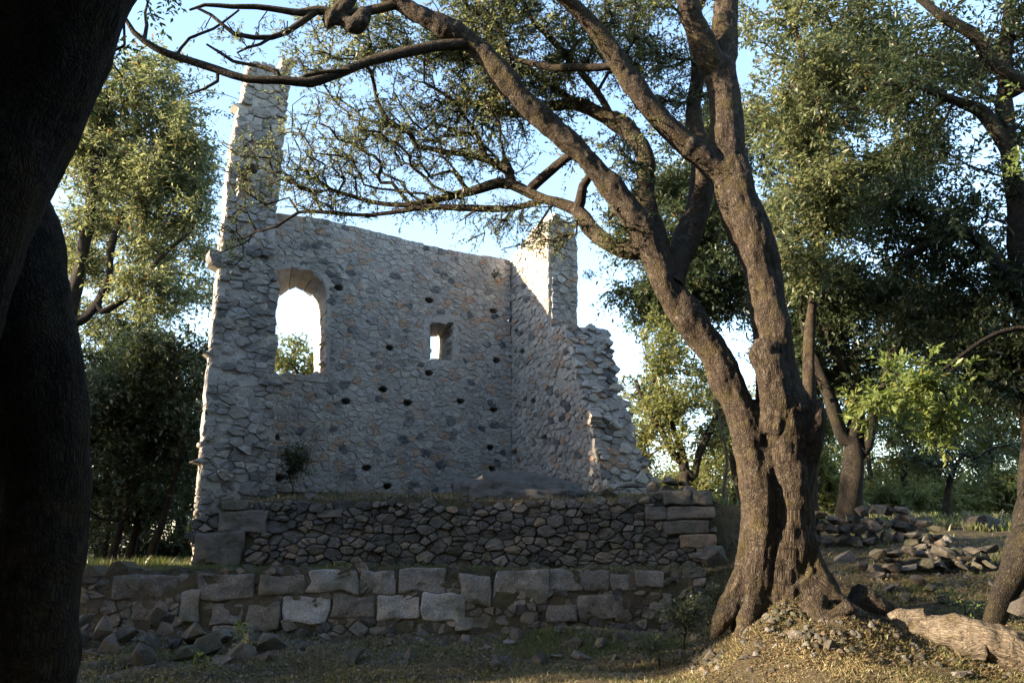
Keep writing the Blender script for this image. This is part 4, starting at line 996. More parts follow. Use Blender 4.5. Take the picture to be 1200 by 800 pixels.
for k, (px, Y, top, lean, r, lab) in enumerate([(138, 17.5, (118, 470), 14, .07, 'slender dark tree with a trunk curving away towards the tall grey-green tree'), (158, 18.2, (175, 450), 8, .085, 'slender dark tree in the thicket with the straightest trunk'),
                                   (182, 17.6, (200, 440), 22, .08, 'dark thicket tree with a leaning trunk nearest the pier'), (128, 21, (150, 500), 0, .06, 'thin dark tree in the thicket standing in front of the bright gap')]):
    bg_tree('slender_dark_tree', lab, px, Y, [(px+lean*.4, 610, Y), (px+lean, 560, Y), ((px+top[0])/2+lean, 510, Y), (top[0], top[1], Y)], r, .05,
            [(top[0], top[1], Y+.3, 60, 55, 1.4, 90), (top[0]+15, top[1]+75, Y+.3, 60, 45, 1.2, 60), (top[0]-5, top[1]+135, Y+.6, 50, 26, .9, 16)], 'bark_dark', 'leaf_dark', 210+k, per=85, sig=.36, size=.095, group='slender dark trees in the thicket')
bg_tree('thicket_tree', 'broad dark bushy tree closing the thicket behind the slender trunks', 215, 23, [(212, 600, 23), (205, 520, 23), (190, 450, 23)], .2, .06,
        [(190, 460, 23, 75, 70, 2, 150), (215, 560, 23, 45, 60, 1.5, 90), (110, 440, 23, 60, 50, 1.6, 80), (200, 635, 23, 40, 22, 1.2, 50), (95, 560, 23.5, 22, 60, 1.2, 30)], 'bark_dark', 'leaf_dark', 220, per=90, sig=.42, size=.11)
for (x, y, s_, rz, lab) in [(-19, 26, 1.1, 1., 'broad tree of the wood beyond the meadow, past the dark trunk'), (-25, 31, 1.4, 2.3, 'large round tree of the far wood past the dark trunk'), (-17, 35, 1.3, 4., 'tall tree of the far wood behind the thicket'), (-30, 23, 1.3, 5., 'outermost tree of the wood past the dark trunk')]:
    copy_tree(TREES[-1], (x, y, h(x, y)-.1), rz, s_, lab, 'trees of the wood past the terrace')
# seen through the arched window
bg_tree('window_tree', 'yellow-green tree seen through the arched window', 350, 26, [(352, 560, 26), (350, 480, 26), (350, 440, 26)], .18, .06, [(358, 428, 26, 22, 20, 1.2, 30), (330, 415, 26, 16, 32, 1., 26), (350, 480, 26, 60, 50, 1.6, 50)], 'bark', 'leaf_pale', 221, per=60, sig=.32, size=.12)
# right of the ruin
bg_tree('airy_tree', 'small airy sunlit tree with several dark stems beside the broken wall end', 803, 22, [(802, 550, 22), (796, 520, 22), (780, 480, 22.1), (765, 440, 22.2)], .15, .04,
        [(770, 430, 22, 45, 50, 1.4, 70), (820, 450, 22.3, 50, 55, 1.4, 70), (780, 500, 22, 50, 35, 1.3, 45), (840, 520, 22.5, 30, 40, 1.2, 30), (750, 545, 22.5, 26, 38, 1, 45), (765, 385, 22, 28, 22, .8, 22), (800, 470, 23, 60, 60, 1.2, 90), (760, 480, 23, 40, 60, 1.2, 60)], 'bark_dark', 'leaf_pale', 230,
        extra=[[(812, 560, 22, 5), (820, 530, 22, 4.5), (838, 490, 22, 3.5), (850, 450, 22, 2.5)], [(795, 540, 22, 4), (775, 505, 21.9, 3.5), (757, 475, 21.8, 2.8), (745, 445, 21.8, 2)]], per=44, sig=.3, size=.10, wig=.09)
bg_tree('dry_sapling', 'thin pale leafless sapling between the airy tree and the great trunk', 850, 19, [(848, 575, 19), (852, 540, 19), (846, 500, 19), (838, 470, 19)], .05, .02, [(845, 490, 19, 22, 35, .5, 18)], 'bark_pale', 'leaf_pale', 231, per=5, sig=.2, size=.09, tip=.006)
bg_tree('dark_oak_tree', 'dense dark evergreen crown behind the fork of the great tree', 880, 24, [(870, 560, 24), (845, 480, 24), (830, 400, 24), (820, 320, 24)], .3, .1,
        [(800, 330, 24, 62, 60, 1.6, 190), (790, 240, 24, 60, 65, 1.6, 190), (870, 300, 24, 70, 90, 1.8, 240), (765, 345, 23.5, 40, 40, .9, 70), (850, 170, 24, 70, 60, 1.6, 130), (740, 270, 24, 22, 30, .8, 18)], 'bark', 'leaf_dark', 232, per=85, sig=.4, size=.115)
bg_tree('twisted_tree', 'dark twisted tree on the rubble wall right of the great trunk', 994, 16, [(996, 590, 16), (1000, 550, 16), (998, 515, 16), (1004, 480, 16.1), (985, 430, 16.2), (965, 380, 16.3)], .25, .06,
        [(960, 350, 16.5, 75, 60, 1.4, 190), (1040, 370, 16.6, 75, 60, 1.4, 190), (1000, 440, 17, 80, 32, 1.2, 100), (1100, 400, 17, 60, 50, 1.2, 110), (930, 430, 17, 30, 50, 1, 40)], 'bark_dark', 'leaf_dark', 233,
        extra=[[(1010, 530, 16, 9), (1022, 490, 16, 7), (1036, 455, 16, 6), (1050, 400, 16, 4), (1070, 350, 16, 3)], [(988, 515, 16, 9), (974, 470, 16, 7), (958, 430, 16, 5), (940, 380, 16, 3)]], per=80, sig=.33, size=.085)
bg_tree('high_evergreen_tree', 'tall sunlit tree with a pale forked stem behind the right trunk fork', 950, 14.5, [(950, 500, 14.5), (948, 400, 14.5), (955, 330, 14.5), (958, 255, 14.5), (950, 200, 14.5), (952, 150, 14.5), (956, 105, 14.5)], .115, .05,
        [(930, 110, 14.5, 75, 80, 1.3, 230), (1020, 80, 14.6, 75, 85, 1.3, 210), (960, 230, 14.3, 80, 65, 1.2, 210), (960, 10, 14.6, 120, 50, 1.4, 100), (1050, 200, 14.8, 60, 60, 1.2, 90), (920, 310, 14.2, 45, 35, .8, 50)], 'bark', 'leaf_olive', 234,
        extra=[[(948, 240, 14.4, 5), (940, 215, 14.4, 5), (930, 170, 14.3, 4), (918, 120, 14.3, 3)], [(968, 90, 14.5, 5), (985, 70, 14.5, 4), (1010, 40, 14.5, 3)], [(945, 85, 14.5, 4), (938, 55, 14.5, 3.5), (925, 20, 14.5, 3)]], per=62, sig=.3, size=.085)
bg_tree('spreading_tree', 'spreading tree with crooked limbs against the blue sky at the edge of the grove', 1215, 12.5, [(1212, 500, 12.5), (1205, 400, 12.5), (1200, 330, 12.5), (1192, 240, 12.5), (1180, 160, 12.5), (1178, 60, 12.6), (1190, -40, 12.7)], .26, .08,
        [(1090, 120, 12.6, 70, 90, 1.1, 160), (1150, 40, 12.6, 80, 60, 1.2, 120), (1070, 260, 12.7, 75, 60, 1.1, 170), (1160, 300, 12.8, 60, 80, 1.2, 110), (1110, 370, 13, 80, 45, 1.2, 90), (1190, 180, 12.5, 40, 60, 1, 40), (1190, 420, 12.8, 45, 60, .9, 110), (1130, 440, 13, 60, 40, .9, 90)], 'bark_dark', 'leaf_dark', 235,
        extra=[[(1185, 185, 12.5, 9), (1165, 150, 12.4, 8), (1150, 130, 12.4, 7), (1110, 115, 12.3, 5), (1070, 100, 12.2, 3), (1035, 98, 12.2, 2)], [(1200, 100, 12.3, 8), (1165, 75, 12.2, 7.5), (1140, 40, 12.1, 7), (1105, 20, 12, 6), (1075, -5, 12, 5)], [(1200, 345, 12.5, 12), (1175, 320, 12.4, 10), (1150, 285, 12.4, 8), (1120, 270, 12.3, 6), (1060, 300, 12.3, 4)]], per=55, sig=.28, size=.075)
bg_tree('edge_tree', 'dark gnarled trunk with flared roots at the end of the log', 1222, 9.6, [(1222, 610, 9.6), (1226, 550, 9.6), (1246, 480, 9.6), (1290, 400, 9.6), (1330, 250, 9.6)], .32, .12,
        [(1066, 450, 8.9, 68, 42, .45, 84), (1115, 480, 8.9, 42, 42, .35, 40), (1012, 476, 8.9, 22, 26, .2, 16), (1240, 150, 9.6, 60, 80, 1., 60), (1110, 520, 8.9, 14, 14, .15, 4)], 'bark_dark', 'leaf_bright', 236,
        extra=[[(1206, 630, 9.5, 18), (1190, 668, 9.45, 15), (1174, 700, 9.4, 13), (1162, 735, 9.35, 11), (1154, 775, 9.3, 8)], [(1240, 390, 9.3, 4), (1190, 385, 9.2, 3.5), (1150, 400, 9.1, 3), (1110, 430, 9, 2.5), (1060, 460, 8.9, 2)]], per=24, sig=.13, size=.062, tip=.004)
bg_tree('stunted_tree', 'small dark trunk with bare bleached branches under the far foliage', 1110, 21, [(1110, 590, 21), (1112, 570, 21), (1120, 545, 21)], .11, .05, [(1090, 545, 21, 30, 14, .5, 30), (1140, 530, 21, 60, 30, 1, 50)], 'bark_dark', 'leaf_dark', 237, per=24, sig=.3, size=.1)
for k, (px, Y, blobs, lf, lab) in enumerate([
    (930, 27, [(920, 520, 27, 60, 50, 1.8, 150), (900, 595, 26, 55, 26, 1.2, 90)], 'leaf_pale', 'sunlit olive-coloured tree filling the gap right of the great trunk'),
    (955, 24, [(962, 520, 24, 34, 60, 1.2, 110), (965, 595, 24, 34, 24, 1.2, 60)], 'leaf_pale', 'narrow leafy tree between the great trunk and the twisted dark trunk'),
    (1060, 28, [(1060, 500, 28, 75, 60, 2, 170), (1050, 585, 27, 80, 30, 1.4, 140)], 'leaf_pale', 'rounded grey-green tree beyond the twisted dark trunk'),
    (1160, 29, [(1160, 480, 29, 70, 70, 2, 170), (1170, 580, 28, 70, 34, 1.4, 120)], 'leaf_pale', 'rounded grey-green tree beyond the boulders'),
    (1020, 34, [(1000, 380, 34, 130, 90, 2.5, 200), (1130, 400, 34, 100, 90, 2.5, 150)], 'leaf_dark', 'large dark tree farthest back behind the grove'),
    (1040, 36, [(1000, 560, 36, 130, 46, 2., 230), (1150, 560, 36, 100, 46, 2, 170)], 'leaf_pale', 'long low thicket tree closing the view under the farthest crowns'),
    (850, 30, [(840, 565, 30, 50, 45, 1.5, 120), (770, 580, 31, 45, 28, 1.2, 70), (870, 480, 30, 40, 40, 1.4, 70)], 'leaf_pale', 'yellow-green bushy tree behind the dry sapling')]):
    b0 = blobs[0]
    bg_tree('bushy_tree', lab, px, Y, [(px, 560, Y), (b0[0], b0[1]+20, Y)], .16, .06, blobs, 'bark_dark', lf, 240+k, per=80, sig=.45, size=.13)

# unseen grove trees around the viewer, placed and stretched to shade the clearing
def round_crown(n, rx, rz, cz, rg):
    out = []
    while len(out) < n:
        v = rg.normal(0, 1, 3); v /= np.linalg.norm(v); v *= rg.random()**.45; out.append(np.array((v[0]*rx, v[1]*rx, cz+v[2]*rz)))
    return np.array(out)
g = np.random.default_rng(300)
gx, gy = -12.0, 9.8
b = np.array((gx, gy, h(gx, gy)))
shade = make_tree('shade_grove_tree', 'unseen dense evergreen of the surrounding grove, shaped to shade the clearing', 'tree', b, [[(gx, gy, b[2]-.1, .34), (gx, gy, b[2]+.4, .25), (gx+.2, gy, b[2]+2.2, .2), (gx+.1, gy+.2, b[2]+3.8, .12)]],
                  round_crown(260, 2.7, 3.1, 4.2, g)+np.array((gx, gy, b[2])), g, M['bark_dark'], M['leaf_dark'], per=110, sig=.45, size=.19, group='unseen grove trees shading the clearing')
shade.scale = (.8, .8, 1.25)
for (x, y, s_, rz) in [(-8.9, 6.2, (.66, .5, .40), 3.1), (-12.5, 7.15, (.52, .52, 1.06), 2.5), (-11.2, 1.8, 1.05, 3.1), (-9.8, 12.25, (.33, .33, 1.13), .7), (-16.5, 15.8, .95, 2.), (-20, 8.0, (1.1, .8, 1.25), 4.), (-21, 13, (1, .5, 1.3), 1.), (-15.5, 20, 1.0, .3),  (-8.5, 1.0, 1.3, .4), (-4, -2.5, 1.4, 1.8), (1, -3.0, 1.4, 2.9), (5.5, -2, 1.4, .9), (9, 2.5, 1.3, 2.1), (-14, -.3, 1.4, 5.), (-20, -1, 1.5, 4.1), (11, 6.5, 1.2, 5.2), (-1, -7, 1.7, 3.3), (-13, -5, 1.6, 1.), (7, -8, 1.7, 2.)]:
    copy_tree(shade, (x, y, h(x, y)-.05), rz, s_)
# ------------------------------------------------------------------ loose stones
rg = np.random.default_rng(77)
def rock_mesh(name, seed, mat, flat=1., npts=20, tint=.5, bev=.05):
    g = np.random.default_rng(seed); bm = bmesh.new()
    for k in range(npts):
        v = g.normal(0, 1, 3); v /= np.linalg.norm(v); v *= .82+.18*g.random(); bm.verts.new(v*np.array((1, .8, .62*flat)))
    bmesh.ops.convex_hull(bm, input=bm.verts[:]); bmesh.ops.delete(bm, geom=[v for v in bm.verts if not v.link_faces], context='VERTS')
    bmesh.ops.bevel(bm, geom=bm.edges[:]+bm.verts[:], offset=bev, segments=1, affect='EDGES', profile=.6)
    bmesh.ops.recalc_face_normals(bm, faces=bm.faces)
    me = bpy.data.meshes.new(name); bm.to_mesh(me); bm.free(); me.materials.append(mat)
    a = me.attributes.new('tint', 'FLOAT', 'POINT'); a.data.foreach_set('value', np.full(len(me.vertices), tint, np.float32)); me.update(); return me
ROCKS = [rock_mesh('stone', 400+k, M['rock'], npts=9+k % 5, bev=.025, flat=.75+.5*((k*37) % 10)/10, tint=((k*53) % 100)/100) for k in range(16)]
ORD = 'first second third fourth fifth sixth seventh eighth ninth tenth eleventh twelfth thirteenth fourteenth'.split()
def ranked(rows, cuts, names, fmt):
    """give every (px, py, ...) row its own label: counted along the row it lies in"""
    out = [None]*len(rows)
    for b in range(len(cuts)+1):
        ids = [i for i, r in enumerate(rows) if sum(r[1] >= c for c in cuts) == b]; ids.sort(key=lambda i: rows[i][0])
        for k, i in enumerate(ids): out[i] = fmt.format(ORD[k], names[b])
    return out
def rock(label, px, py, wpx, Y=None, mesh=None, sz=(1, 1, 1), rot=None, group=None, name='loose_stone', sink=.35, cat='rock', z=None):
    """a stone whose middle shows at px, py (on the ground unless Y given)"""
    if Y is None:
        Ys = np.linspace(7, 30, 460); pts = np.array([P(px, py, y) for y in Ys]); d = pts[:, 2]-H(pts[:, 0], pts[:, 1]); k = np.nonzero(d < .03)[0]; Y = Ys[k[0]] if len(k) else 12.
    p = P(px, py, Y); s = wpx*depth_of(p)/FPX/2
    if z is None: pass
    o = link(name, mesh or ROCKS[rg.integers(len(ROCKS))], None, p)
    o.scale = (s*sz[0], s*sz[1], s*sz[2]); o.rotation_euler = rot or (rg.normal(0, .25), rg.normal(0, .25), rg.random()*6.28)
    return tag(o, label, cat, group)
LBL = 'grey angular stone in the tumbled heap before the low wall'
HEAP = [(118, 740, 42, 11.2), (150, 742, 36, 11.4), (92, 748, 34, 11), (175, 752, 34, 11), (130, 764, 44, 10.6), (160, 775, 40, 10.3), (185, 790, 46, 9.9), (150, 795, 40, 9.7), (115, 785, 40, 10), (215, 768, 44, 10.4), (240, 758, 40, 10.7), (225, 742, 36, 11.2), (262, 742, 34, 11.3), (205, 752, 30, 11),
                       (255, 776, 42, 10.2), (285, 768, 46, 10.4), (312, 776, 40, 10.2), (275, 792, 44, 9.8), (240, 794, 40, 9.7), (310, 796, 44, 9.6), (292, 752, 34, 10.9), (318, 756, 36, 10.8), (105, 765, 30, 10.5), (190, 735, 28, 11.5), (96, 730, 30, 11.5), (210, 800, 36, 9.5), (335, 785, 30, 10)]
for (px, py, w, Y), lab in zip(HEAP, ranked(HEAP, [746, 772], ['back', 'middle', 'front'], '{0} stone from the dark trunk in the {1} row of the tumbled heap')):
    rock(lab, px, py, w*1.3, Y, group='stones of the tumbled heap', sz=(1, .75, .62+.4*rg.random()), rot=(rg.normal(0, .35), rg.normal(0, .35), rg.random()*6.28))
rock('pointed upright grey slab leaning in the tumbled heap by the low wall', 190, 722, 34, 11.5, sz=(.9, .5, 1.9), rot=(.1, .25, .4))
rock('dark angular block lying on the tumbled heap front', 168, 770, 52, 10.1, sz=(1, 1, 1.0), rot=(.3, .6, .7))
HALF = [(412, 772, 52), (478, 770, 34), (352, 760, 30), (543, 750, 28), (556, 733, 36), (520, 755, 22), (380, 748, 20), (455, 752, 18), (600, 752, 30), (455, 742, 24), (495, 742, 22), (352, 742, 26)]
for (px, py, w), lab in zip(HALF, ranked(HALF, [749], ['close under the low wall', 'out in the grass'], '{0} half buried grey stone counted from the tumbled heap, {1}')):
    rock(lab, px, py, w, group='half buried stones in the grass')
rock('pale rounded stone set against the foot of the low wall', 620, 725, 34, 11.9, sz=(1, .8, .8), cat='rock')
PILE = [(672, 757, 40, None), (703, 757, 42, None), (728, 750, 34, None), (683, 772, 36, None), (652, 768, 22, None), (632, 775, 40, None), (580, 780, 20, None), (745, 758, 30, None), (756, 735, 24, None), (690, 727, 24, None), (655, 738, 26, None), (606, 746, 34, None), (720, 772, 24, None), (765, 728, 22, None)]
for (px, py, w, Y), lab in zip(PILE, ranked(PILE, [748, 762], ['back', 'middle', 'front'], '{0} stone from the pale rounded stone in the {1} row of the grassy pile')):
    rock(lab, px, py, w, Y, group='small pile of stones in the grass')
rock('wide bluish boulder resting beside the upper wall end', 832, 652, 66, 12.6, sz=(1, 1, .75), rot=(.05, -.1, .3), name='boulder', cat='boulder')
rock('small pink stone lying before the fallen log', 1155, 768, 18, None)
rock('grey stone half sunk in the sunlit grass below the log', 1118, 789, 36, None, sz=(1, .9, .75))
rock('small stone under the end of the fallen log', 1112, 752, 26, None)
rock('dark boulder at the edge beyond the log', 1200, 712, 46, 8.9, sz=(1, 1, 1.1), name='boulder', cat='boulder')
ROOTS = [(835, 768, 24), (890, 757, 20), (932, 745, 24), (815, 745, 22), (848, 735, 18), (972, 756, 26), (870, 772, 16)]
for (px, py, w), lab in zip(ROOTS, ranked(ROOTS, [758], ['behind', 'in front'], '{0} small stone among the great tree roots counted towards the log, row {1}')):
    rock(lab, px, py, w, group='small stones among the roots')
# big boulder inside the ruin: a long whale-back
def boulder(name, label, c, size, seed, rot=0.):
    bm = bmesh.new(); bmesh.ops.create_icosphere(bm, subdivisions=5, radius=1)
    for v in bm.verts:
        q = v.co.normalized(); n_ = noise.fractal(Vector((q.x*1.3+seed, q.y*1.3, q.z*1.3)), 1., 2., 4)
        v.co = q*(1+.22*n_+.07*noise.fractal(q*4.2, .8, 2., 5)); v.co.z = max(v.co.z, -.5)
        v.co = Vector((v.co.x*size[0], v.co.y*size[1], v.co.z*size[2]*(1-.25*v.co.x)))
    me = bpy.data.meshes.new(name); bm.to_mesh(me); bm.free(); me.materials.append(M['boulder']); me.polygons.foreach_set('use_smooth', np.ones(len(me.polygons), bool))
    a = me.attributes.new('tint', 'FLOAT', 'POINT'); a.data.foreach_set('value', np.full(len(me.vertices), .4, np.float32))
    o = link(name, me, None, c); o.rotation_euler = (0, 0, rot); return tag(o, label, 'boulder')
p = P(614, 586, 15.0); boulder('boulder', 'long dark smooth boulder lying inside the ruin at the wall corner', p, (1.22, .75, .5), 3.3, -.05)
rock('flat pale slab on top of the terrace beside the broken wall end', 742, 570, 44, 14.6, sz=(1, .7, .35), rot=(0, 0, .1), name='slab')
LOOSE = [(784, 566, 26), (712, 578, 30), (560, 592, 22), (805, 566, 26), (765, 572, 24)]
for (px, py, w), lab in zip(LOOSE, ranked(LOOSE, [569], ['back', 'front'], '{0} loose stone on the terrace top by the broken wall end, {1} row')):
    rock(lab, px, py, w, 14.4, group='loose stones on the terrace top')
DARKS = [(365, 584, 24, 14.6), (450, 588, 24, 14.2), (285, 592, 20, 14.0), (420, 586, 22, 14.4)]
for (px, py, w, Y), lab in zip(DARKS, ranked(DARKS, [], ['single'], '{0} dark stone from the pier on the terrace top before the back wall')):
    rock(lab, px, py, w, Y, group='dark stones along the terrace top')

# low rubble walls on the right
def rubble_wall(name, label, x0, x1, Y0, Y1, rows, ht, w, seed):
    """rows of stones piled along a line from picture column x0 to x1"""
    g = np.random.default_rng(seed); a = P(x0, 640, Y0); b = P(x1, 640, Y1); L = np.hypot(*(b-a)[:2]); d = (b-a)/L; base = np.array((a[0], a[1], h(a[0], a[1])))
    o = thing(name, label, 'stone wall', base); t = np.array((-d[1], d[0], 0))
    for r in range(rows):
        n = int(L/w)
        for k in range(n):
            for side in ((-1, 1) if r < rows-1 else (0,)):
                q = a+d*((k+.5+(r % 2)*.4+g.normal(0, .12))*w) + t*side*w*(.45-.1*r); q[2] = h(q[0], q[1]) + ht*(r+.45)/rows*(1+g.normal(0, .08))
                m = link('stone', ROCKS[g.integers(len(ROCKS))], o, q-base); s = w*(.55+.25*g.random()); m.scale = (s*1.1, s*.9, ht/rows*.95); m.rotation_euler = (g.normal(0, .2), g.normal(0, .2), g.random()*6.28)
    return o
rubble_wall('low_rubble_wall', 'low tumbled dry stone wall below the twisted dark tree', 955, 1078, 14.2, 14.6, 3, .62, .27, 61)
rubble_wall('stone_terrace_edge', 'rough line of stones edging the path beyond the log', 1010, 1160, 12.2, 12.6, 2, .34, .26, 62)
rubble_wall('far_stone_edge', 'low rubble heap wall end with pale stones by the grass', 1066, 1112, 13.9, 13.2, 3, .5, .24, 63)
rock('large dark boulder under the twisted tree wall', 985, 662, 70, 12.9, sz=(1, .8, .45), name='boulder', cat='boulder')
rock('tall slanting grey boulder among the far trees', 1152, 616, 62, 17, sz=(1, .8, 1.1), rot=(.1, -.5, .4), name='boulder', cat='boulder')
rock('lower boulder leaning beside the slanting grey one', 1122, 622, 40, 17.3, sz=(1, .9, .9), name='boulder', cat='boulder')
rock('mossy boulder behind the low tumbled wall', 1062, 612, 50, 17.5, sz=(1, .9, .9), name='boulder', cat='boulder')
SLOPE = [(1040, 652, 30, 13.3), (1000, 680, 30, 11.8), (1040, 690, 34, 11.4), (1075, 680, 28, 11.6), (1030, 675, 26, 11.9), (1060, 700, 26, 11), (1105, 700, 26, 10.8), (1090, 690, 22, 11.2), (970, 690, 24, 11.4), (1130, 650, 26, 13), (1100, 655, 26, 13.2), (1150, 655, 30, 12.8), (1085, 610, 26, 18), (1040, 615, 26, 18)]
for (px, py, w, Y), lab in zip(SLOPE, ranked(SLOPE, [640, 670, 692], ['top', 'upper', 'middle', 'lowest'], '{0} weathered stone from the great trunk in the {1} row on the slope')):
    rock(lab, px, py, w, Y, group='stones strewn on the slope')

# ------------------------------------------------------------------ fallen log
LG = P(1120, 748, 9.2); LG[2] = h(LG[0], LG[1])
log = thing('fallen_log', 'thick weathered fallen log bleached in the sun', 'log', LG)
lg = Skel(); lg.limb(px_limb([(1050, 740, 9.5, 10), (1072, 737, 9.45, 15), (1098, 740, 9.35, 19), (1130, 744, 9.2, 22), (1165, 753, 9.05, 24), (1205, 768, 8.9, 25), (1260, 794, 8.7, 25)]), -1, .12); lg.r = np.array(lg.fix)
lg2 = Skel(); lg2.limb(px_limb([(1085, 722, 9.4, 10), (1060, 722, 9.5, 8), (1040, 730, 9.6, 5)]), -1, .1); lg2.r = np.array(lg2.fix)
lg3 = Skel(); lg3.limb(px_limb([(1150, 765, 9.0, 14), (1120, 768, 9.0, 8)]), -1, .1); lg3.r = np.array(lg3.fix)
link('bole', fused('bole', [lg, lg2, lg3], LG, M['deadwood'], .016, .055), log)

# ------------------------------------------------------------------ undergrowth
def grass(name, pts, rg, hmin, hmax, mat, dry=.5, wid=.0055, lean=.42):
    n = len(pts); z = H(pts[:, 0], pts[:, 1]); p = np.column_stack([pts, z-.01]); hh = hmin+(hmax-hmin)*rg.random(n)**1.6
    an = rg.random(n)*2*pi; w = np.column_stack([np.cos(an), np.sin(an), np.zeros(n)])*wid*(.6+.8*rg.random(n))[:, None]
    ln = rg.normal(0, lean, (n, 2)); top = p+np.column_stack([ln*hh[:, None], hh]); mid = (p+top)/2; mid[:, 2] += hh*.10
    V = np.stack([p-w, p+w, mid+w*.7, mid-w*.7, top], 1).reshape(-1, 3); I = np.arange(n)*5
    F4 = np.stack([I, I+1, I+2, I+3], 1); F3 = np.stack([I+3, I+2, I+4], 1)
    ti = np.clip(dry+.22*np.sin(pts[:, 0]*2.3+1)*np.sin(pts[:, 1]*3.1)+rg.normal(0, .12, n), 0, 1)
    o = link(name, mesh_np(name, V, [F4, F3], mat, False, tint=np.repeat(ti, 5))); return tag(o, kind='stuff')
def patch(x0, x1, y0, y1, n, rg, clump=.5):
    k = max(4, n//60); c = np.column_stack([x0+(x1-x0)*rg.random(k), y0+(y1-y0)*rg.random(k)])
    m = int(n*clump); a = c[rg.integers(k, size=m)]+rg.normal(0, .10, (m, 2)); b = np.column_stack([x0+(x1-x0)*rg.random(n-m), y0+(y1-y0)*rg.random(n-m)])
    q = np.concatenate([a, b]); return q[(q[:, 0] > x0) & (q[:, 0] < x1) & (q[:, 1] > y0) & (q[:, 1] < y1)]
g = np.random.default_rng(500)
grass('grass', patch(-5, 6, 7.6, 12.0, 70000, g, .8), g, .02, .07, M['grass'], .58)
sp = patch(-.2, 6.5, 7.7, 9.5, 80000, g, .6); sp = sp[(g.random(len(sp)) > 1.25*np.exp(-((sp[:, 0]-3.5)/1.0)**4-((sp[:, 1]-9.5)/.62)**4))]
grass('grass', sp, g, .012, .055, M['lit_straw'], .62, .004, 1.0)
grass('grass', patch(-.2, 2.2, 10.5, 11.5, 4500, g, .85), g, .03, .11, M['grass'], .3)
grass('grass', patch(-7.5, -1, 12.45, 13.5, 15000, g, .8), g, .02, .11, M['grass'], .3)
grass('grass', patch(-1, 3.3, 12.45, 13.5, 4000, g, .9), g, .02, .08, M['grass'], .4)
grass('grass', patch(-5, 3.2, 13.85, 15.5, 9000, g, .85), g, .02, .12, M['grass'], .7)
grass('grass', patch(3.4, 9, 9.0, 16, 13000, g, .85), g, .02, .10, M['grass'], .5)
grass('grass', patch(-12, -5.4, 13.5, 20, 14000, g, .7), g, .04, .2, M['grass'], .25)
grass('grass', patch(3, 14, 16, 26, 12000, g, .85), g, .05, .22, M['grass'], .5, .018)
def gravel(pts, rg, smin=.012, smax=.06):
    """chips and pebbles, half sunk"""
    n = len(pts); base = np.array([(1, 0, 0), (.3, .9, .05), (-.7, .6, 0), (-.85, -.5, 0), (.2, -.95, 0), (.45, .35, .7), (-.4, .2, .8), (-.1, -.45, .65)])
    f = np.array([(0, 1, 5), (1, 6, 5), (1, 2, 6), (2, 3, 6), (3, 7, 6), (3, 4, 7), (4, 5, 7), (4, 0, 5), (5, 6, 7)])
    s = (smin+(smax-smin)*rg.random(n)**2.5)[:, None, None]; B = base[None]*s*(1+rg.normal(0, .2, (n, 8, 3))); a = rg.random(n)*2*pi; c, d = np.cos(a)[:, None], np.sin(a)[:, None]
    V = np.stack([B[..., 0]*c-B[..., 1]*d, B[..., 0]*d+B[..., 1]*c, B[..., 2]], -1)+np.column_stack([pts, H(pts[:, 0], pts[:, 1])-.004])[:, None]
    F = (np.arange(n)[:, None, None]*8+f[None]).reshape(-1, 3)
    o = link('gravel', mesh_np('gravel', V.reshape(-1, 3), F, M['rock'], False, tint=np.repeat(rg.random(n), 8))); return tag(o, kind='stuff')
gravel(np.concatenate([patch(1.9, 5.2, 8.7, 10.6, 1800, g, .5), patch(-6, 3, 11.3, 12.1, 1600, g, .6), patch(-6, -2.5, 9.2, 11.8, 900, g, .7), patch(3.5, 8.5, 10.5, 15, 2200, g, .7), patch(-5, 3.2, 13.9, 15.6, 900, g, .7), patch(-2, 3, 9.2, 11, 500, g, .7)]), g)
def litter(pts, rg, name='leaf_litter'):
    n = len(pts); p = np.column_stack([pts, H(pts[:, 0], pts[:, 1])+.012+.02*rg.random(n)]); a = rg.random(n)*2*pi; s = .010+.018*rg.random(n)**2
    u = np.column_stack([np.cos(a), np.sin(a), rg.normal(0, .35, n)])*s[:, None]; v = np.column_stack([-np.sin(a), np.cos(a), rg.normal(0, .35, n)])*(s*.45)[:, None]
    V = np.stack([p-u, p+v, p+u, p-v], 1).reshape(-1, 3); I = np.arange(n)*4; F = np.stack([I, I+1, I+2, I+3], 1)
    o = link(name, mesh_np(name, V, F, M['litter'], False, tint=np.repeat(rg.random(n), 4))); return tag(o, kind='stuff')
litter(np.concatenate([patch(2, 5, 8.6, 10.4, 9000, g, .4), patch(-6, 7, 7.6, 12.1, 45000, g, .3), patch(3, 8, 9, 15, 10000, g, .3), patch(-7, 3, 12.4, 13.5, 5000, g, .3), patch(-5, 3.2, 13.8, 16, 6000, g, .3)]), g)
def bush(name, label, px, py, Y, rx, ry, dep, n, leaf, seed, per=30, sig=.1, size=.05, onground=True, tip=.003, group=None, foot=None):
    g = np.random.default_rng(seed); c = P(px, py, Y); b = c.copy()
    if onground: b[2] = h(b[0], b[1])
    if foot is not None: b = np.array(foot)
    o = thing(name, label, 'plant', b, group); s = Skel(); r = s.add(b-np.array((0, 0, .03)), -1, .012); s.add(b+(c-b)*.25+np.array((0, 0, .02)), r, .01)
    t = s.grow(blob(px, py, Y, rx, ry, dep, n, g), g, .12, .1, start=1, wig=.1); s.radii(tip)
    link('stems', wood_mesh('stems', s, M['bark_dark'], b), o); c_, d_ = tips_dirs(s, t)
    link('foliage', leaf_mesh('foliage', c_, d_, g, M[leaf], b, per, sig, size, .4), o); return o
bush('wall_shrub', 'dark scrubby bush growing in the corner below the arched window', 345, 543, 15.0, 22, 26, .25, 60, 'scrub', 71, per=50, sig=.14, size=.055)
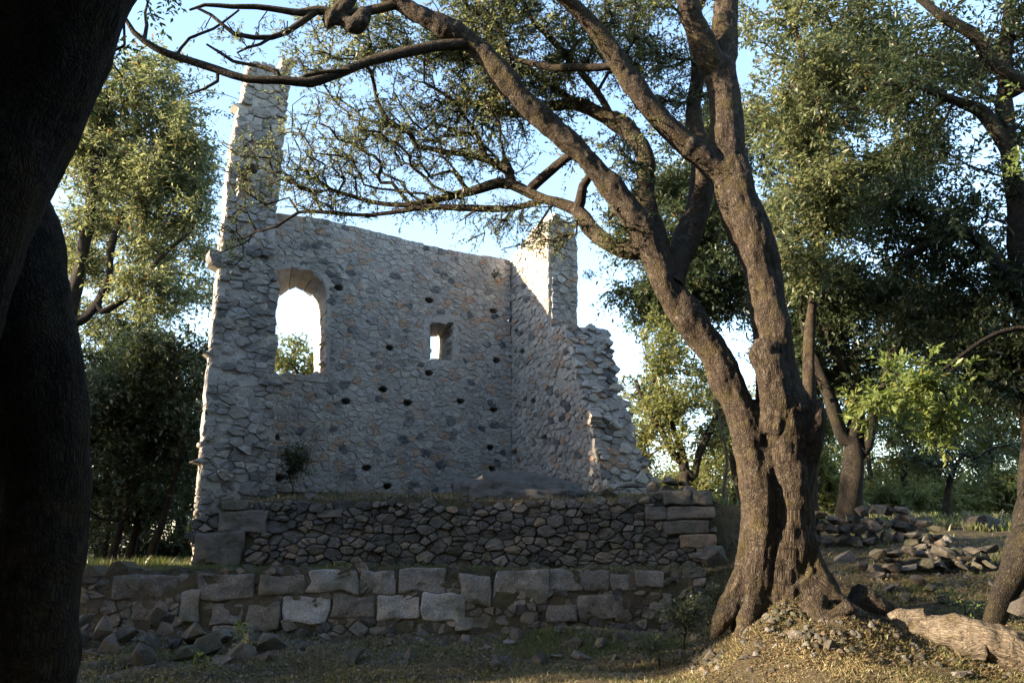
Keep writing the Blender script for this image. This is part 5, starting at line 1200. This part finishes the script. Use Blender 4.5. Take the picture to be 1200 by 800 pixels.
bush('scrub_plant', 'grey twiggy scrub plant on the roots of the great tree', 800, 716, 10.1, 34, 22, .3, 60, 'scrub', 72, per=44, sig=.12, size=.04)
bush('scrub_plant', 'dark twiggy scrub plant between the lower wall end and the great trunk', 835, 698, 10.4, 28, 24, .3, 60, 'scrub', 79, per=40, sig=.12, size=.04)
bush('scrub_plant', 'dry scrub plant with bare twigs beside the dark stone pile', 772, 754, 9.7, 24, 12, .2, 34, 'scrub', 73, per=34, sig=.10, size=.035)
bush('scrub_plant', 'small green plant by the broken end of the log', 1130, 706, 10.2, 30, 12, .25, 22, 'leaf_bright', 74, per=16, sig=.09, size=.04)
bush('weed_plant', 'broad leaved weed growing out of the tumbled stone heap', 288, 745, 10.6, 14, 22, .1, 8, 'leaf_bright', 75, per=8, sig=.08, size=.09)
bush('weed_plant', 'low weeds in front of the tumbled heap at the picture bottom', 240, 780, 9.6, 30, 14, .2, 16, 'leaf_bright', 76, per=8, sig=.08, size=.06)
bush('creeper_plant', 'yellowing creeper climbing the sunlit foot of the pier', 229, 625, 13.75, 9, 34, .12, 26, 'leaf_pale', 77, per=14, sig=.08, size=.05)
bush('creeper_plant', 'leafy sprig growing from the sunlit edge of the pier above the thicket', 236, 480, 13.6, 10, 10, .1, 8, 'leaf_pale', 78, per=12, sig=.07, size=.05, onground=False, foot=P(243, 484, 13.95))
for (px, py, Y, rx, ry, sd, lab) in [(580, 320, 17.7, 8, 6, 81, 'small tuft of herbs near the top corner of the back wall'), (470, 590, 14.6, 24, 6, 82, 'dry tuft of weeds on the terrace before the back wall'), (385, 582, 14.8, 18, 8, 83, 'green weed tuft before the arched window wall'), (540, 585, 14.2, 22, 7, 84, 'pale dry weeds beside the long dark boulder'), (690, 320, 16.8, 8, 5, 85, 'small green tuft growing on the side wall ledge')]:
    bush('weed_tuft', lab, px, py, Y, rx, ry, .1, 16, 'grass' if sd in (82, 84) else 'scrub', sd, per=14, sig=.06, size=.05, onground=sd in (82, 83, 84), foot=None if sd in (82, 83, 84) else P(px, py+5, Y+.05))
